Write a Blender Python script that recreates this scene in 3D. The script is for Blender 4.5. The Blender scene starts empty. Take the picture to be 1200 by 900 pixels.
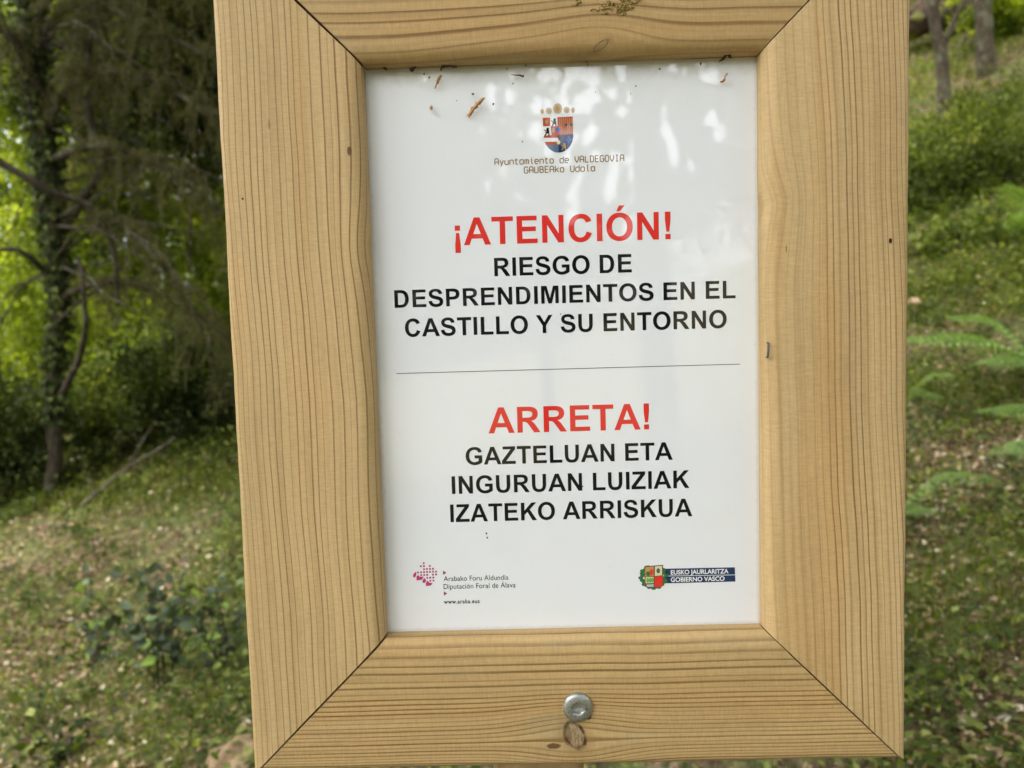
import bpy, math, random
import numpy as np
from mathutils import Vector, Matrix, noise as mnoise

random.seed(7)
rng = np.random.default_rng(7)
scene = bpy.context.scene
col = scene.collection

# ------------------------------------------------------------------ camera
EYE = (-0.03465, -0.58452, 1.51913)          # the panel's centre stands at (0, 0, 1.5)
SZ = 1.5
RIGHT = Vector((0.99954, 0.01112, -0.02811))
DOWN = Vector((-0.02724, -0.07161, -0.99706))
FWD = Vector((-0.0131, 0.99737, -0.07128))
cd = bpy.data.cameras.new("camera")
cam = bpy.data.objects.new("camera", cd)
col.objects.link(cam)
m = Matrix((( RIGHT.x, -DOWN.x, -FWD.x, EYE[0]),
            ( RIGHT.y, -DOWN.y, -FWD.y, EYE[1]),
            ( RIGHT.z, -DOWN.z, -FWD.z, EYE[2]),
            (0, 0, 0, 1)))
cam.matrix_world = m
cd.sensor_width = 36
cd.lens = 27
cd.clip_start = 0.02
cd.clip_end = 500
cd.dof.use_dof = True
cd.dof.focus_distance = 0.585
cd.dof.aperture_fstop = 6.8
scene.camera = cam
scene.render.resolution_x, scene.render.resolution_y = 1024, 768

# ------------------------------------------------------------------ light
SUN = Vector((-0.28, -0.34, 0.95)).normalized()
w = bpy.data.worlds.new("World")
scene.world = w
w.use_nodes = True
nt = w.node_tree
bg = nt.nodes["Background"]
sky = nt.nodes.new("ShaderNodeTexSky")
sky.sky_type = 'NISHITA'
sky.sun_disc = False
sky.sun_elevation = math.asin(SUN.z)
sky.sun_rotation = math.atan2(SUN.x, SUN.y)
sky.air_density = 1.2
sky.dust_density = 6.0
sky.ozone_density = 0.6
hs = nt.nodes.new("ShaderNodeHueSaturation")          # thin high cloud pales the blue
hs.inputs['Saturation'].default_value = 0.35
nt.links.new(sky.outputs[0], hs.inputs['Color'])
nt.links.new(hs.outputs[0], bg.inputs[0])
bg.inputs[1].default_value = 0.15
sl = bpy.data.lights.new("sun", 'SUN')
sl.energy = 0.7
sl.angle = math.radians(25)
sl.color = (1, 0.98, 0.96)
so = bpy.data.objects.new("sun", sl)
so.rotation_euler = SUN.to_track_quat('Z', 'Y').to_euler()
so.location = (-3, -5, 8)
col.objects.link(so)
scene.view_settings.view_transform = 'Standard'
scene.view_settings.look = 'None'
scene.view_settings.exposure = 2.57
scene.view_settings.gamma = 1.0
scene.cycles.max_bounces = 7
scene.cycles.transparent_max_bounces = 8

# ------------------------------------------------------------------ helpers
def link(name, me, mats=(), parent=None, loc=None):
    o = bpy.data.objects.new(name, me)
    col.objects.link(o)
    for mm in mats:
        me.materials.append(mm)
    if parent: o.parent = parent
    if loc is not None: o.location = loc
    return o

def tag(o, label, cat=None, group=None, kind=None):
    if label: o['label'] = label
    if cat: o['category'] = cat
    if group: o['group'] = group
    if kind: o['kind'] = kind
    return o

def empty(name, loc, label, cat, group=None):
    o = bpy.data.objects.new(name, None)
    o.empty_display_size = 0.05
    col.objects.link(o)
    o.location = loc
    return tag(o, label, cat, group)

def ray(px, py):
    """view direction through a pixel of the 1200 x 900 photograph"""
    return RIGHT * ((px - 600) / 900) + DOWN * ((py - 450) / 900) + FWD

def S(px, py, y=0.0):
    """point on the sign's vertical plane at depth y, in the sign's own frame (x, z)"""
    d = ray(px, py)
    t = (y - EYE[1]) / d.y
    return (EYE[0] + d.x * t, EYE[2] + d.z * t - SZ)

def B(px, py, dist):
    d = ray(px, py)
    t = dist / d.y
    return Vector((EYE[0] + d.x * t, EYE[1] + dist, EYE[2] + d.z * t))

def mesh_np(name, V, F, tint=None, smooth=False, mat_idx=None):
    """V (n,3) F (m,k) arrays of equal sided faces"""
    me = bpy.data.meshes.new(name)
    V = np.ascontiguousarray(V, np.float32); F = np.ascontiguousarray(F, np.int32)
    k = F.shape[1]
    me.vertices.add(len(V)); me.vertices.foreach_set('co', V.ravel())
    me.loops.add(F.size); me.loops.foreach_set('vertex_index', F.ravel())
    me.polygons.add(len(F)); me.polygons.foreach_set('loop_start', np.arange(0, F.size, k, dtype=np.int32))
    if smooth: me.polygons.foreach_set('use_smooth', np.ones(len(F), bool))
    if mat_idx is not None: me.polygons.foreach_set('material_index', np.asarray(mat_idx, np.int32))
    if tint is not None:
        a = me.attributes.new('tint', 'FLOAT', 'POINT')
        a.data.foreach_set('value', np.ascontiguousarray(tint, np.float32))
    me.update(calc_edges=True)
    return me

# ---- shader expression builder
class G:
    def __init__(s, name):
        s.mat = bpy.data.materials.new(name); s.mat.use_nodes = True
        s.nt = s.mat.node_tree; s.n = s.nt.nodes; s.l = s.nt.links
        for x in list(s.n): s.n.remove(x)
        s.out = s.n.new('ShaderNodeOutputMaterial')
    def node(s, t, **kw):
        x = s.n.new(t)
        for k, v in kw.items(): setattr(x, k, v)
        return x
    def put(s, sock, v):
        if isinstance(v, E_): v = v.s
        if isinstance(v, bpy.types.NodeSocket): s.l.new(v, sock)
        elif isinstance(v, (tuple, list)) and len(v) == 3 and sock.type == 'RGBA': sock.default_value = (*v, 1)
        else: sock.default_value = v
    def math(s, op, a, b=None, c=None):
        x = s.node('ShaderNodeMath', operation=op)
        s.put(x.inputs[0], a)
        if b is not None: s.put(x.inputs[1], b)
        if c is not None: s.put(x.inputs[2], c)
        return E_(s, x.outputs[0])
    def sstep(s, lo, hi, v):
        x = s.node('ShaderNodeMapRange', interpolation_type='SMOOTHSTEP')
        s.put(x.inputs[0], v); s.put(x.inputs[1], lo); s.put(x.inputs[2], hi)
        x.inputs[3].default_value = 0; x.inputs[4].default_value = 1
        return E_(s, x.outputs[0])
    def xyz(s, a, b, c):
        x = s.node('ShaderNodeCombineXYZ')
        s.put(x.inputs[0], a); s.put(x.inputs[1], b); s.put(x.inputs[2], c)
        return x.outputs[0]
    def noise(s, vec, scale=1.0, detail=2, rough=0.5, out=0, dist=0.0):
        x = s.node('ShaderNodeTexNoise')
        if vec is not None: s.put(x.inputs['Vector'], vec)
        x.inputs['Scale'].default_value = scale; x.inputs['Detail'].default_value = detail
        x.inputs['Roughness'].default_value = rough; x.inputs['Distortion'].default_value = dist
        return E_(s, x.outputs[out]) if out == 0 else x.outputs[out]
    def white(s, v):
        x = s.node('ShaderNodeTexWhiteNoise', noise_dimensions='1D')
        s.put(x.inputs['W'], v)
        return E_(s, x.outputs['Value'])
    def mix(s, f, a, b, blend='MIX'):
        x = s.node('ShaderNodeMix', data_type='RGBA', blend_type=blend)
        s.put(x.inputs[0], f); s.put(x.inputs[6], a); s.put(x.inputs[7], b)
        return x.outputs[2]
    def ramp(s, f, stops, interp='LINEAR'):
        x = s.node('ShaderNodeValToRGB'); s.put(x.inputs[0], f)
        r = x.color_ramp; r.interpolation = interp
        while len(r.elements) < len(stops): r.elements.new(0.5)
        for e, (p, c) in zip(r.elements, stops): e.position = p; e.color = (*c, 1)
        return x.outputs[0]
    def bump(s, h, strength=0.5, dist=0.001):
        x = s.node('ShaderNodeBump')
        x.inputs['Strength'].default_value = strength; x.inputs['Distance'].default_value = dist
        s.put(x.inputs['Height'], h)
        return x.outputs[0]
    def bsdf(s, color, rough=0.6, normal=None, spec=0.5, metal=0.0, coat=0.0, coat_rough=0.05):
        x = s.node('ShaderNodeBsdfPrincipled')
        s.put(x.inputs['Base Color'], color); s.put(x.inputs['Roughness'], rough)
        x.inputs['Metallic'].default_value = metal
        s.put(x.inputs['Specular IOR Level'], spec)
        x.inputs['Coat Weight'].default_value = coat; x.inputs['Coat Roughness'].default_value = coat_rough
        if normal is not None: s.l.new(normal, x.inputs['Normal'])
        s.l.new(x.outputs[0], s.out.inputs[0])
        return x
class E_:
    def __init__(s, g, sock): s.g, s.s = g, sock
    def __add__(a, b): return a.g.math('ADD', a, b)
    __radd__ = __add__
    def __sub__(a, b): return a.g.math('SUBTRACT', a, b)
    def __rsub__(a, b): return a.g.math('SUBTRACT', b, a)
    def __mul__(a, b): return a.g.math('MULTIPLY', a, b)
    __rmul__ = __mul__
    def __truediv__(a, b): return a.g.math('DIVIDE', a, b)
    def sq(a): return a * a
    def exp(a): return a.g.math('EXPONENT', a)
    def floor(a): return a.g.math('FLOOR', a)
    def fract(a): return a.g.math('FRACT', a)
    def clamp(a): return a.g.math('MINIMUM', a.g.math('MAXIMUM', a, 0.0), 1.0)

# ------------------------------------------------------------------ wood
def wood(name, seed, dens, dens2, slant=0.0, spread=(), soft=None, early=(0.52, 0.36, 0.165), late=(0.24, 0.135, 0.048),
         wav=0.0035, line=0.6, duty=0.55, knots=(), marks=(), specks=0.0, tone=1.0, grow=None, stain=0.35):
    g = G(name)
    uv = g.node('ShaderNodeUVMap', uv_map='board')
    sp = g.node('ShaderNodeSeparateXYZ'); g.l.new(uv.outputs[0], sp.inputs[0])
    l, c = E_(g, sp.outputs[0]), E_(g, sp.outputs[1])
    n1 = g.noise(g.xyz(l * 5.5 + seed, c * 9.0, seed), 1, 1) - 0.5
    n2 = g.noise(g.xyz(l * 22.0 + seed * 2, c * 30.0, seed + 5), 1, 1) - 0.5
    t = c + n1 * (wav * 4.2) + n2 * (wav * 0.35) + l * slant
    for (kl, kc, B_, sl_, sc_) in spread:
        w_ = ((l - kl).sq() * (-1 / sl_ ** 2) + (c - kc).sq() * (-1 / sc_ ** 2)).exp()
        t = t - (c - kc) * w_ * B_
    r = t * dens + t * t * dens2 + (g.noise(g.xyz(t * 60.0, seed, 0.0), 1, 1) - 0.5) * 1.6
    fr, idn = r.fract(), r.floor()
    rnd = g.white(idn + seed)
    rnd2 = g.white(idn + seed + 77.3)
    lo = duty + rnd2 * 0.25
    dark = g.sstep(lo, 0.9, fr) * (1.0 - g.sstep(0.93, 1.0, fr))
    dark = dark * (0.35 + rnd * 0.65) * (0.75 + 0.5 * g.noise(g.xyz(l * 14.0, idn * 3.7, seed), 1, 2))
    if soft: dark = dark * (0.25 + 0.75 * g.sstep(soft[0], soft[1], c + (g.noise(g.xyz(l * 6, seed, 0), 1, 1) - 0.5) * 0.02))
    if grow: dark = dark * (grow[2] + (1 - grow[2]) * g.sstep(grow[0], grow[1], c))
    fib = g.noise(g.xyz(l * 60.0, c * 1500.0, seed), 1, 3, 0.65)                   # along the grain
    rip = g.noise(g.xyz(l * 800.0, c * 130.0, seed + 3), 1, 2, 0.6)                # saw ripple across it
    pore = g.noise(g.xyz(l * 500.0, c * 2200.0, seed + 8), 1, 1)
    broad = g.noise(g.xyz(l * 7.0, c * 16.0, seed + 11), 1, 3, 0.55)
    colr = g.mix((dark * (line * 1.5)).clamp(), early, late)
    colr = g.mix(g.sstep(0.3, 0.75, broad) * stain, colr, (0.40, 0.29, 0.13))
    grey = g.noise(g.xyz(l * 11.0 + 3, c * 40.0, seed + 21), 1, 3, 0.6)
    colr = g.mix(g.sstep(0.55, 0.8, grey) * 0.30, colr, (0.36, 0.31, 0.19))
    bri = (0.565 + (fib * 0.34 + rip * 0.36 + pore * 0.16)) * tone
    colr = g.mix(1.0, colr, g.xyz(bri, bri, bri), 'MULTIPLY')
    band = g.noise(g.xyz(l * 3.0, t * 190.0, seed + 31), 1, 3, 0.6)
    colr = g.mix(g.sstep(0.38, 0.72, band) * 0.55, colr, g.mix(1.0, colr, (0.74, 0.68, 0.60), 'MULTIPLY'))
    warm = g.noise(g.xyz(l * 2.2 + 9, c * 30.0, seed + 41), 1, 2, 0.5)
    colr = g.mix(g.sstep(0.5, 0.78, warm) * 0.5, colr, g.mix(1.0, colr, (1.0, 0.86, 0.66), 'MULTIPLY'))
    h = fib * 0.5 + rip * 0.55 - dark * 0.6
    for (kl, kc, rl, rc, rot, ks) in knots:
        ca, sa = math.cos(rot), math.sin(rot)
        a = ((l - kl) * ca + (c - kc) * sa) / rl
        b = ((c - kc) * ca - (l - kl) * sa) / rc
        d = g.math('SQRT', a.sq() + b.sq()) + (g.noise(g.xyz(l * 260, c * 260, 4), 1, 2) - 0.5) * 0.25
        halo = (1.0 - g.sstep(1.0, 2.3, d)) * 0.45
        colr = g.mix(halo, colr, (0.28, 0.17, 0.065))
        kn = g.noise(g.xyz(l * 500, c * 160, 9), 1, 3, 0.7)
        kcol = g.mix(g.sstep(0.35, 0.65, kn), (0.20, 0.115, 0.05), (0.36, 0.28, 0.16))
        colr = g.mix((1.0 - g.sstep(0.9, 1.0, d)) * ks, colr, kcol)
        ring = g.sstep(0.80, 0.95, d) * (1.0 - g.sstep(1.02, 1.25, d)) * (0.45 + 0.55 * g.sstep(0.35, 0.55, g.noise(g.xyz(l * 130, c * 130, 14), 1, 1)))
        colr = g.mix(ring * (0.95 * ks), colr, (0.035, 0.014, 0.006))
        h = h - ring * 2.5
    for (kl, kc, rl, rc, cc, am) in marks:
        d = ((l - kl) / rl).sq() + ((c - kc) / rc).sq()
        d = d + (g.noise(g.xyz(l * 900, c * 900, 2), 1, 2) - 0.5) * 0.9
        mk = (1.0 - g.sstep(0.5, 1.1, d)) * am
        colr = g.mix(mk, colr, cc); h = h - mk
    if specks:
        v = g.node('ShaderNodeTexVoronoi'); g.l.new(g.xyz(l * 230, c * 230, seed), v.inputs['Vector'])
        v.inputs['Scale'].default_value = 1
        thr = g.noise(g.xyz(l * 21, c * 21, seed + 2), 1, 2)
        sm = (1.0 - g.sstep(0.05, 0.11, E_(g, v.outputs['Distance']))) * g.sstep(0.45, 0.7, thr) * specks
        colr = g.mix(sm, colr, (0.05, 0.03, 0.015))
    g.bsdf(colr, 0.62, g.bump(h, 0.55, 0.00035), spec=0.3)
    return g.mat

# inner opening and outline of the frame in the sign's own frame (metres)
IX, IZ = 0.1450, 0.2144
WX, WZ = 0.1050, 0.1018
FRONT = -0.018

def kpos(px, py, side):
    """pixel -> (along, across) of a board"""
    x, z = S(px, py, FRONT)
    if side == 'left': return (z + 0.32, -x - IX)
    if side == 'right': return (z + 0.32, x - IX)
    if side == 'top': return (x + 0.26, z - IZ)
    return (x + 0.26, -z - IZ)

def board(side, mat, gap, seed):
    rc, ry, ro = 0.0115, 0.0095, 0.0055
    W = WX if side in ('left', 'right') else WZ
    prof = [(0.0, 0.012), (0.0, 0.004), (0.0, FRONT + ry)]
    for k in range(1, 8):
        a = math.pi / 2 * k / 8
        prof.append((rc * (1 - math.cos(a)), FRONT + ry * (1 - math.sin(a))))
    prof.append((rc, FRONT))
    for k in range(1, 7): prof.append((rc + (W - rc - ro) * k / 7, FRONT))
    for k in range(0, 6):
        a = math.pi / 2 * k / 5
        prof.append((W - ro + ro * math.sin(a), FRONT + ro * (1 - math.cos(a))))
    prof.append((W, 0.03))
    prof.append((0.004, 0.03))
    # unrolled across coordinate
    u = [0.0]
    for a, b in zip(prof, prof[1:]): u.append(u[-1] + math.dist(a, b))
    u0 = u[2] + 0.5 * (u[10] - u[2])
    half = IZ if side in ('left', 'right') else IX
    NL = 90
    V, UV = [], []
    rows = len(prof)
    for i in range(NL + 1):
        f = i / NL * 2 - 1
        for j, (c, y) in enumerate(prof):
            L = half + c - (gap + 0.0004 * mnoise.noise(Vector((c * 60, seed, f)))) * 1.4142
            s = f * L
            wob = 0.0006 * mnoise.noise(Vector((s * 14, seed, 0))) + 0.00025 * mnoise.noise(Vector((s * 70, seed, c * 30)))
            cc, yy = c, y
            if c < rc + 1e-6 and y < 0.003:
                cc = c + wob * 0.8
                # dents on the inner arris
                if side == 'right':
                    _, zc = S(886, 240, FRONT)
                    cc += 0.0016 * math.exp(-((s - zc) / 0.009) ** 2) - 0.0008 * math.exp(-((s - zc - 0.026) / 0.014) ** 2)
                if side == 'left':
                    _, zc = S(438, 300, FRONT)
                    cc += 0.0004 * math.exp(-((s - zc) / 0.012) ** 2)
            if c > W - ro: cc = c + wob
            if side == 'left': p = (-IX - cc, yy, s)
            elif side == 'right': p = (IX + cc, yy, s)
            elif side == 'top': p = (s, yy, IZ + cc)
            else: p = (s, yy, -IZ - cc)
            V.append(p)
            al = s + (0.32 if side in ('left', 'right') else 0.26)
            UV.append((al, u[j] - u0 + 0.006))
    F = []
    for i in range(NL):
        for j in range(rows - 1):
            a, b = i * rows + j, i * rows + j + 1
            q = (a, b, b + rows, a + rows)
            F.append(q)
    F.append(tuple(range(rows)))
    F.append(tuple(reversed([NL * rows + j for j in range(rows)])))
    me = bpy.data.meshes.new('frame_board')
    me.from_pydata(V, [], F)
    uvl = me.uv_layers.new(name='board')
    vi = np.zeros(len(me.loops), np.int32); me.loops.foreach_get('vertex_index', vi)
    uvl.data.foreach_set('uv', np.array(UV, np.float32)[vi].ravel())
    for p in me.polygons[:-2]: p.use_smooth = True
    me.validate()
    import bmesh
    bm = bmesh.new(); bm.from_mesh(me); bmesh.ops.recalc_face_normals(bm, faces=bm.faces)
    for e in bm.edges:
        if len(e.link_faces) == 2 and e.calc_face_angle() > 0.7: e.smooth = False
    bm.to_mesh(me); bm.free()
    return me

kL = kpos(437, 287, 'left'); kT = kpos(705, 44, 'top'); kB = kpos(674, 866, 'bottom')
kR = kpos(886, 240, 'right')
mats_w = {
 'left': wood('pine_left', 3.1, 135, 520, slant=-0.012, wav=0.0028, line=0.85, duty=0.62,
      spread=[(kL[0], -0.006, 0.55, 0.035, 0.018)], early=(0.57, 0.405, 0.20),
      marks=[(*kpos(405, 177, 'left'), 0.0036, 0.0018, (0.10, 0.05, 0.02), 0.85), (*kpos(311, 146, 'left'), 0.004, 0.001, (0.22, 0.12, 0.05), 0.6),
             (*kpos(280, 233, 'left'), 0.001, 0.001, (0.05, 0.03, 0.01), 0.9), (*kL, 0.010, 0.006, (0.42, 0.28, 0.12), 0.5)]),
 'right': wood('pine_right', 9.7, 110, 620, slant=0.035, wav=0.0030, line=0.85, duty=0.55, soft=(0.025, 0.06), early=(0.57, 0.405, 0.20),
      spread=[(kR[0], -0.004, 0.7, 0.035, 0.025)],
      marks=[(*kpos(1048, 282, 'right'), 0.0022, 0.0013, (0.01, 0.006, 0.003), 1.0), (*kpos(926, 291, 'right'), 0.003, 0.0006, (0.2, 0.1, 0.03), 0.7),
             (*kR, 0.012, 0.006, (0.42, 0.27, 0.11), 0.6)]),
 'top': wood('pine_top', 15.2, 95, 260, wav=0.0020, line=0.85, duty=0.5, tone=0.96, early=(0.52, 0.355, 0.16),
      spread=[(kT[0], 0.002, 0.92, 0.040, 0.026), (kT[0] - 0.05, -0.01, 0.5, 0.06, 0.03)],
      knots=[(kT[0], 0.008, 0.006, 0.0022, 0.6, 0.35)]),
 'bottom': wood('pine_bottom', 22.6, 88, 1500, wav=0.0014, line=1.05, duty=0.38, tone=0.98, early=(0.53, 0.365, 0.165), late=(0.22, 0.125, 0.042), specks=0.8,
      spread=[(kB[0], kB[1] + 0.004, 0.80, 0.045, 0.022)], knots=[(*kB, 0.0070, 0.0110, -0.42, 1.0)],
      marks=[(kB[0] - 0.0165, kB[1] + 0.008, 0.006, 0.0025, (0.08, 0.035, 0.012), 0.85), (kB[0] - 0.018, kB[1] - 0.008, 0.022, 0.011, (0.27, 0.26, 0.15), 0.22),
             (kB[0] - 0.006, kB[1] - 0.0005, 0.0035, 0.009, (0.10, 0.05, 0.02), 0.5), (*kpos(690, 844, 'bottom'), 0.0022, 0.003, (0.11, 0.045, 0.015), 0.8)]),
}
sign = empty('framed_warning_sign', (0, 0, SZ), 'pale pine frame with mitred corners around a white bilingual danger notice', 'sign')
gaps = {'left': 0.0010, 'right': 0.0004, 'top': 0.0007, 'bottom': 0.0005}
blabel = {'left': 'left upright frame board with evenly spaced vertical grain lines', 'right': 'right upright frame board, plain towards the notice, with a small dark hole',
          'top': 'top frame board with grain bulging over a knot at its lower edge', 'bottom': 'bottom frame board holding the screw above an oval knot'}
for i, s_ in enumerate(('left', 'right', 'top', 'bottom')):
    b_ = link('frame_board', board(s_, mats_w[s_], gaps[s_], i * 3.3 + 1), [mats_w[s_]], sign)
    b_['label'] = blabel[s_]

def box_mesh(name, x0, x1, y0, y1, z0, z1, bev=0.0):
    import bmesh
    bm = bmesh.new()
    bmesh.ops.create_cube(bm, size=1)
    for v in bm.verts:
        v.co = Vector(((x0 + x1) / 2 + v.co.x * (x1 - x0), (y0 + y1) / 2 + v.co.y * (y1 - y0), (z0 + z1) / 2 + v.co.z * (z1 - z0)))
    if bev: bmesh.ops.bevel(bm, geom=list(bm.edges), offset=bev, segments=2, affect='EDGES', profile=0.5)
    me = bpy.data.meshes.new(name); bm.to_mesh(me); bm.free()
    return me

g = G('rough_pine'); tc = g.node('ShaderNodeTexCoord')
mp = g.node('ShaderNodeMapping'); g.l.new(tc.outputs['Object'], mp.inputs[0]); mp.inputs['Scale'].default_value = (60, 60, 3)
nn = g.noise(mp.outputs[0], 1, 4)
g.bsdf(g.ramp(nn, [(0.3, (0.24, 0.15, 0.07)), (0.7, (0.46, 0.32, 0.16))]), 0.75, g.bump(nn, 0.5, 0.002))
M_back = g.mat
link('backing_board', box_mesh('backing_board', -0.246, 0.246, 0.0305, 0.042, -0.311, 0.311, 0.001), [M_back], sign)

# white notice under a glossy clear cover
def paint(name, colr, rough=0.35, coat=1.0, coat_rough=0.015, bump=True):
    g = G(name)
    g.bsdf(colr, rough, None, coat=coat, coat_rough=coat_rough, spec=0.08)
    return g.mat
g = G('notice_white')
tc = g.node('ShaderNodeTexCoord')
n1 = g.noise(tc.outputs['Object'], 14, 4, 0.6); n2 = g.noise(tc.outputs['Object'], 160, 3, 0.6)
n3 = g.noise(tc.outputs['Object'], 900, 2, 0.6)
c1 = g.mix(g.sstep(0.45, 0.75, n1) * 0.5, (0.790, 0.812, 0.850), (0.755, 0.775, 0.795))
c1 = g.mix(g.sstep(0.62, 0.80, n2) * 0.22, c1, (0.60, 0.61, 0.60))
# shade under the top board, painted into the panel colour
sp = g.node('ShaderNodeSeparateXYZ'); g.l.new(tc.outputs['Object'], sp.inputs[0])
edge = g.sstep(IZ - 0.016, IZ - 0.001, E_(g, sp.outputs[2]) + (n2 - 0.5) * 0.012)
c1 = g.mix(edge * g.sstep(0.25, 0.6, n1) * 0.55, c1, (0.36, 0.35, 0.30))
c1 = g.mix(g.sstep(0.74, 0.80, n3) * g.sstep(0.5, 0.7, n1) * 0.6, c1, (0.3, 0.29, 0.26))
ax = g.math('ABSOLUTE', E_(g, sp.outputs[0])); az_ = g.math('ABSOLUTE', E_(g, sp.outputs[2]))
rim_shade = g.math('MAXIMUM', g.sstep(IX - 0.0035, IX - 0.0002, ax + (n2 - 0.5) * 0.003), g.sstep(IZ - 0.0035, IZ - 0.0002, az_ + (n2 - 0.5) * 0.003))
c1 = g.mix(rim_shade * 0.3, c1, (0.30, 0.30, 0.27))  # the frame's shadow along all four sides, put into the colour
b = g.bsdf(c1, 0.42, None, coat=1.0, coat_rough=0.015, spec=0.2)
b.inputs['Coat IOR'].default_value = 1.65
bmpn = g.bump(g.noise(tc.outputs['Object'], 30, 2), 0.04, 0.0006)
g.l.new(bmpn, b.inputs['Coat Normal'])
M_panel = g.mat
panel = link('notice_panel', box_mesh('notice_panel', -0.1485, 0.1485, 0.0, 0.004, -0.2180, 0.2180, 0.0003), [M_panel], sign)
panel['label'] = 'white notice panel printed in Spanish and Basque with red and black lettering'

M_red = paint('print_red', (0.70, 0.036, 0.026))
M_black = paint('print_black', (0.005, 0.005, 0.006))
M_rule = paint('print_grey', (0.10, 0.10, 0.10))
M_bronze = paint('print_bronze', (0.25, 0.155, 0.05))
M_navy = paint('print_navy', (0.016, 0.042, 0.115))
M_white = paint('print_white', (0.80, 0.81, 0.81))
M_mag = paint('print_magenta', (0.50, 0.045, 0.17))
M_magd = paint('print_dark_magenta', (0.27, 0.05, 0.12))
M_crestred = paint('print_brick_red', (0.46, 0.085, 0.05))
M_gold = paint('print_gold', (0.44, 0.30, 0.12))
M_pearl = paint('print_tan', (0.52, 0.40, 0.27))
M_blue = paint('print_blue', (0.04, 0.12, 0.42))
M_slate = paint('print_slate', (0.10, 0.16, 0.27))
M_green = paint('print_green', (0.04, 0.15, 0.055))
M_lime = paint('print_lime', (0.12, 0.40, 0.05))
M_cream = paint('print_cream', (0.66, 0.62, 0.42))
M_brown = paint('print_brown', (0.16, 0.07, 0.03))

# ------------------------------------------------------------------ lettering: bold grotesque outlines (units: cap height 1466)
def bez(path):
    """path: list of ('M'|'L',x,y) / ('C',x1,y1,x2,y2,x,y) -> points"""
    pts = []; cur = None
    for s in path:
        if s[0] in 'ML': cur = (s[1], s[2]); pts.append(cur)
        else:
            x0, y0 = cur
            for k in range(1, 11):
                t = k / 10; a = (1 - t) ** 3; b_ = 3 * (1 - t) ** 2 * t; c_ = 3 * (1 - t) * t * t; d = t ** 3
                pts.append((a * x0 + b_ * s[1] + c_ * s[3] + d * s[5], a * y0 + b_ * s[2] + c_ * s[4] + d * s[6]))
            cur = (s[5], s[6])
    return pts
def oval(cx, cy, rx, ry, n=40, p=2.12):
    r = []
    for k in range(n):
        a = 2 * math.pi * k / n; c, s = math.cos(a), math.sin(a)
        r.append((cx + rx * math.copysign(abs(c) ** (2 / p), c), cy + ry * math.copysign(abs(s) ** (2 / p), s)))
    return r
def LL(*v): return [(v[i], v[i + 1]) for i in range(0, len(v), 2)]
P_ = {}
P_['A'] = (1479, [LL(1471,0,1149,0,1021,333,435,333,314,0,0,0,571,1466,884,1466), LL(926,580,724,1124,526,580)])
P_['E'] = (1366, [LL(149,0,149,1466,1236,1466,1236,1218,445,1218,445,893,1181,893,1181,646,445,646,445,247,1264,247,1264,0)])
P_['I'] = (569, [LL(140,0,140,1466,436,1466,436,0)])
P_['L'] = (1251, [LL(157,0,157,1454,453,1454,453,247,1189,247,1189,0)])
P_['T'] = (1251, [LL(479,0,479,1218,44,1218,44,1466,1209,1466,1209,1218,775,1218,775,0)])
P_['N'] = (1479, [LL(152,0,152,1466,440,1466,1040,487,1040,1466,1315,1466,1315,0,1018,0,427,956,427,0)])
P_['M'] = (1706, [LL(145,0,145,1466,588,1466,854,466,1117,1466,1561,1466,1561,0,1286,0,1286,1154,995,0,710,0,420,1154,420,0)])
P_['K'] = (1479, [LL(150,0,150,1466,446,1466,446,815,1044,1466,1442,1466,890,895,1472,0,1089,0,686,688,446,443,446,0)])
P_['Y'] = (1366, [LL(532,0,532,617,-5,1466,342,1466,687,886,1025,1466,1366,1466,827,615,827,0)])
P_['Z'] = (1251, [LL(26,0,26,267,769,1219,107,1219,107,1466,1160,1466,1160,1240,392,247,1185,247,1185,0)])
P_['V'] = (1366, [LL(530,0,0,1466,325,1466,696,381,1055,1466,1373,1466,842,0)])
P_['H'] = (1479, [LL(150,0,150,1466,446,1466,446,889,1030,889,1030,1466,1326,1466,1326,0,1030,0,1030,641,446,641,446,0)])
P_['!'] = (682, [LL(243,400,172,1030,172,1466,472,1466,472,1030,404,400), LL(182,0,182,281,463,281,463,0)])
P_['¡'] = (682, [LL(278,662,207,32,207,-404,507,-404,507,32,439,662), LL(217,1062,217,781,498,781,498,1062)])
P_['D'] = (1479, [bez([('M',148,0),('L',148,1466),('L',689,1466),('C',1100,1466,1323,1180,1323,725),('C',1323,280,1080,0,705,0)]),
                  bez([('M',444,247),('L',667,247),('C',920,247,1017,400,1017,733),('C',1017,1080,900,1218,580,1218),('L',444,1218)])])
P_['O'] = (1593, [oval(797, 733, 711, 758), oval(797, 733, 404, 505)])
P_['Ó'] = (1593, [oval(797, 733, 711, 758), oval(797, 733, 404, 505), LL(640,1560,780,1871,1100,1871,829,1560)])
P_['C'] = (1479, [bez([('M',1060,539),('L',1347,448),('C',1281,208,1090,-25,744,-25),('C',370,-25,96,270,96,725),('C',96,1200,370,1491,765,1491),
                       ('C',1080,1491,1270,1330,1332,1088),('L',1039,1018),('C',1000,1160,900,1238,749,1238),('C',540,1238,400,1080,400,745),('C',400,390,535,228,743,228),('C',900,228,1010,330,1060,539)])])
P_['G'] = (1593, [bez([('M',831,539),('L',831,786),('L',1469,786),('L',1469,202),('C',1330,75,1100,-25,847,-25),('C',400,-25,93,280,93,737),('C',93,1190,400,1491,838,1491),
                       ('C',1170,1491,1390,1340,1447,1064),('L',1153,1009),('C',1110,1150,1000,1238,838,1238),('C',560,1238,397,1060,397,753),('C',397,410,570,227,836,227),('C',960,227,1080,275,1171,342),('L',1171,539)])])
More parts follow.
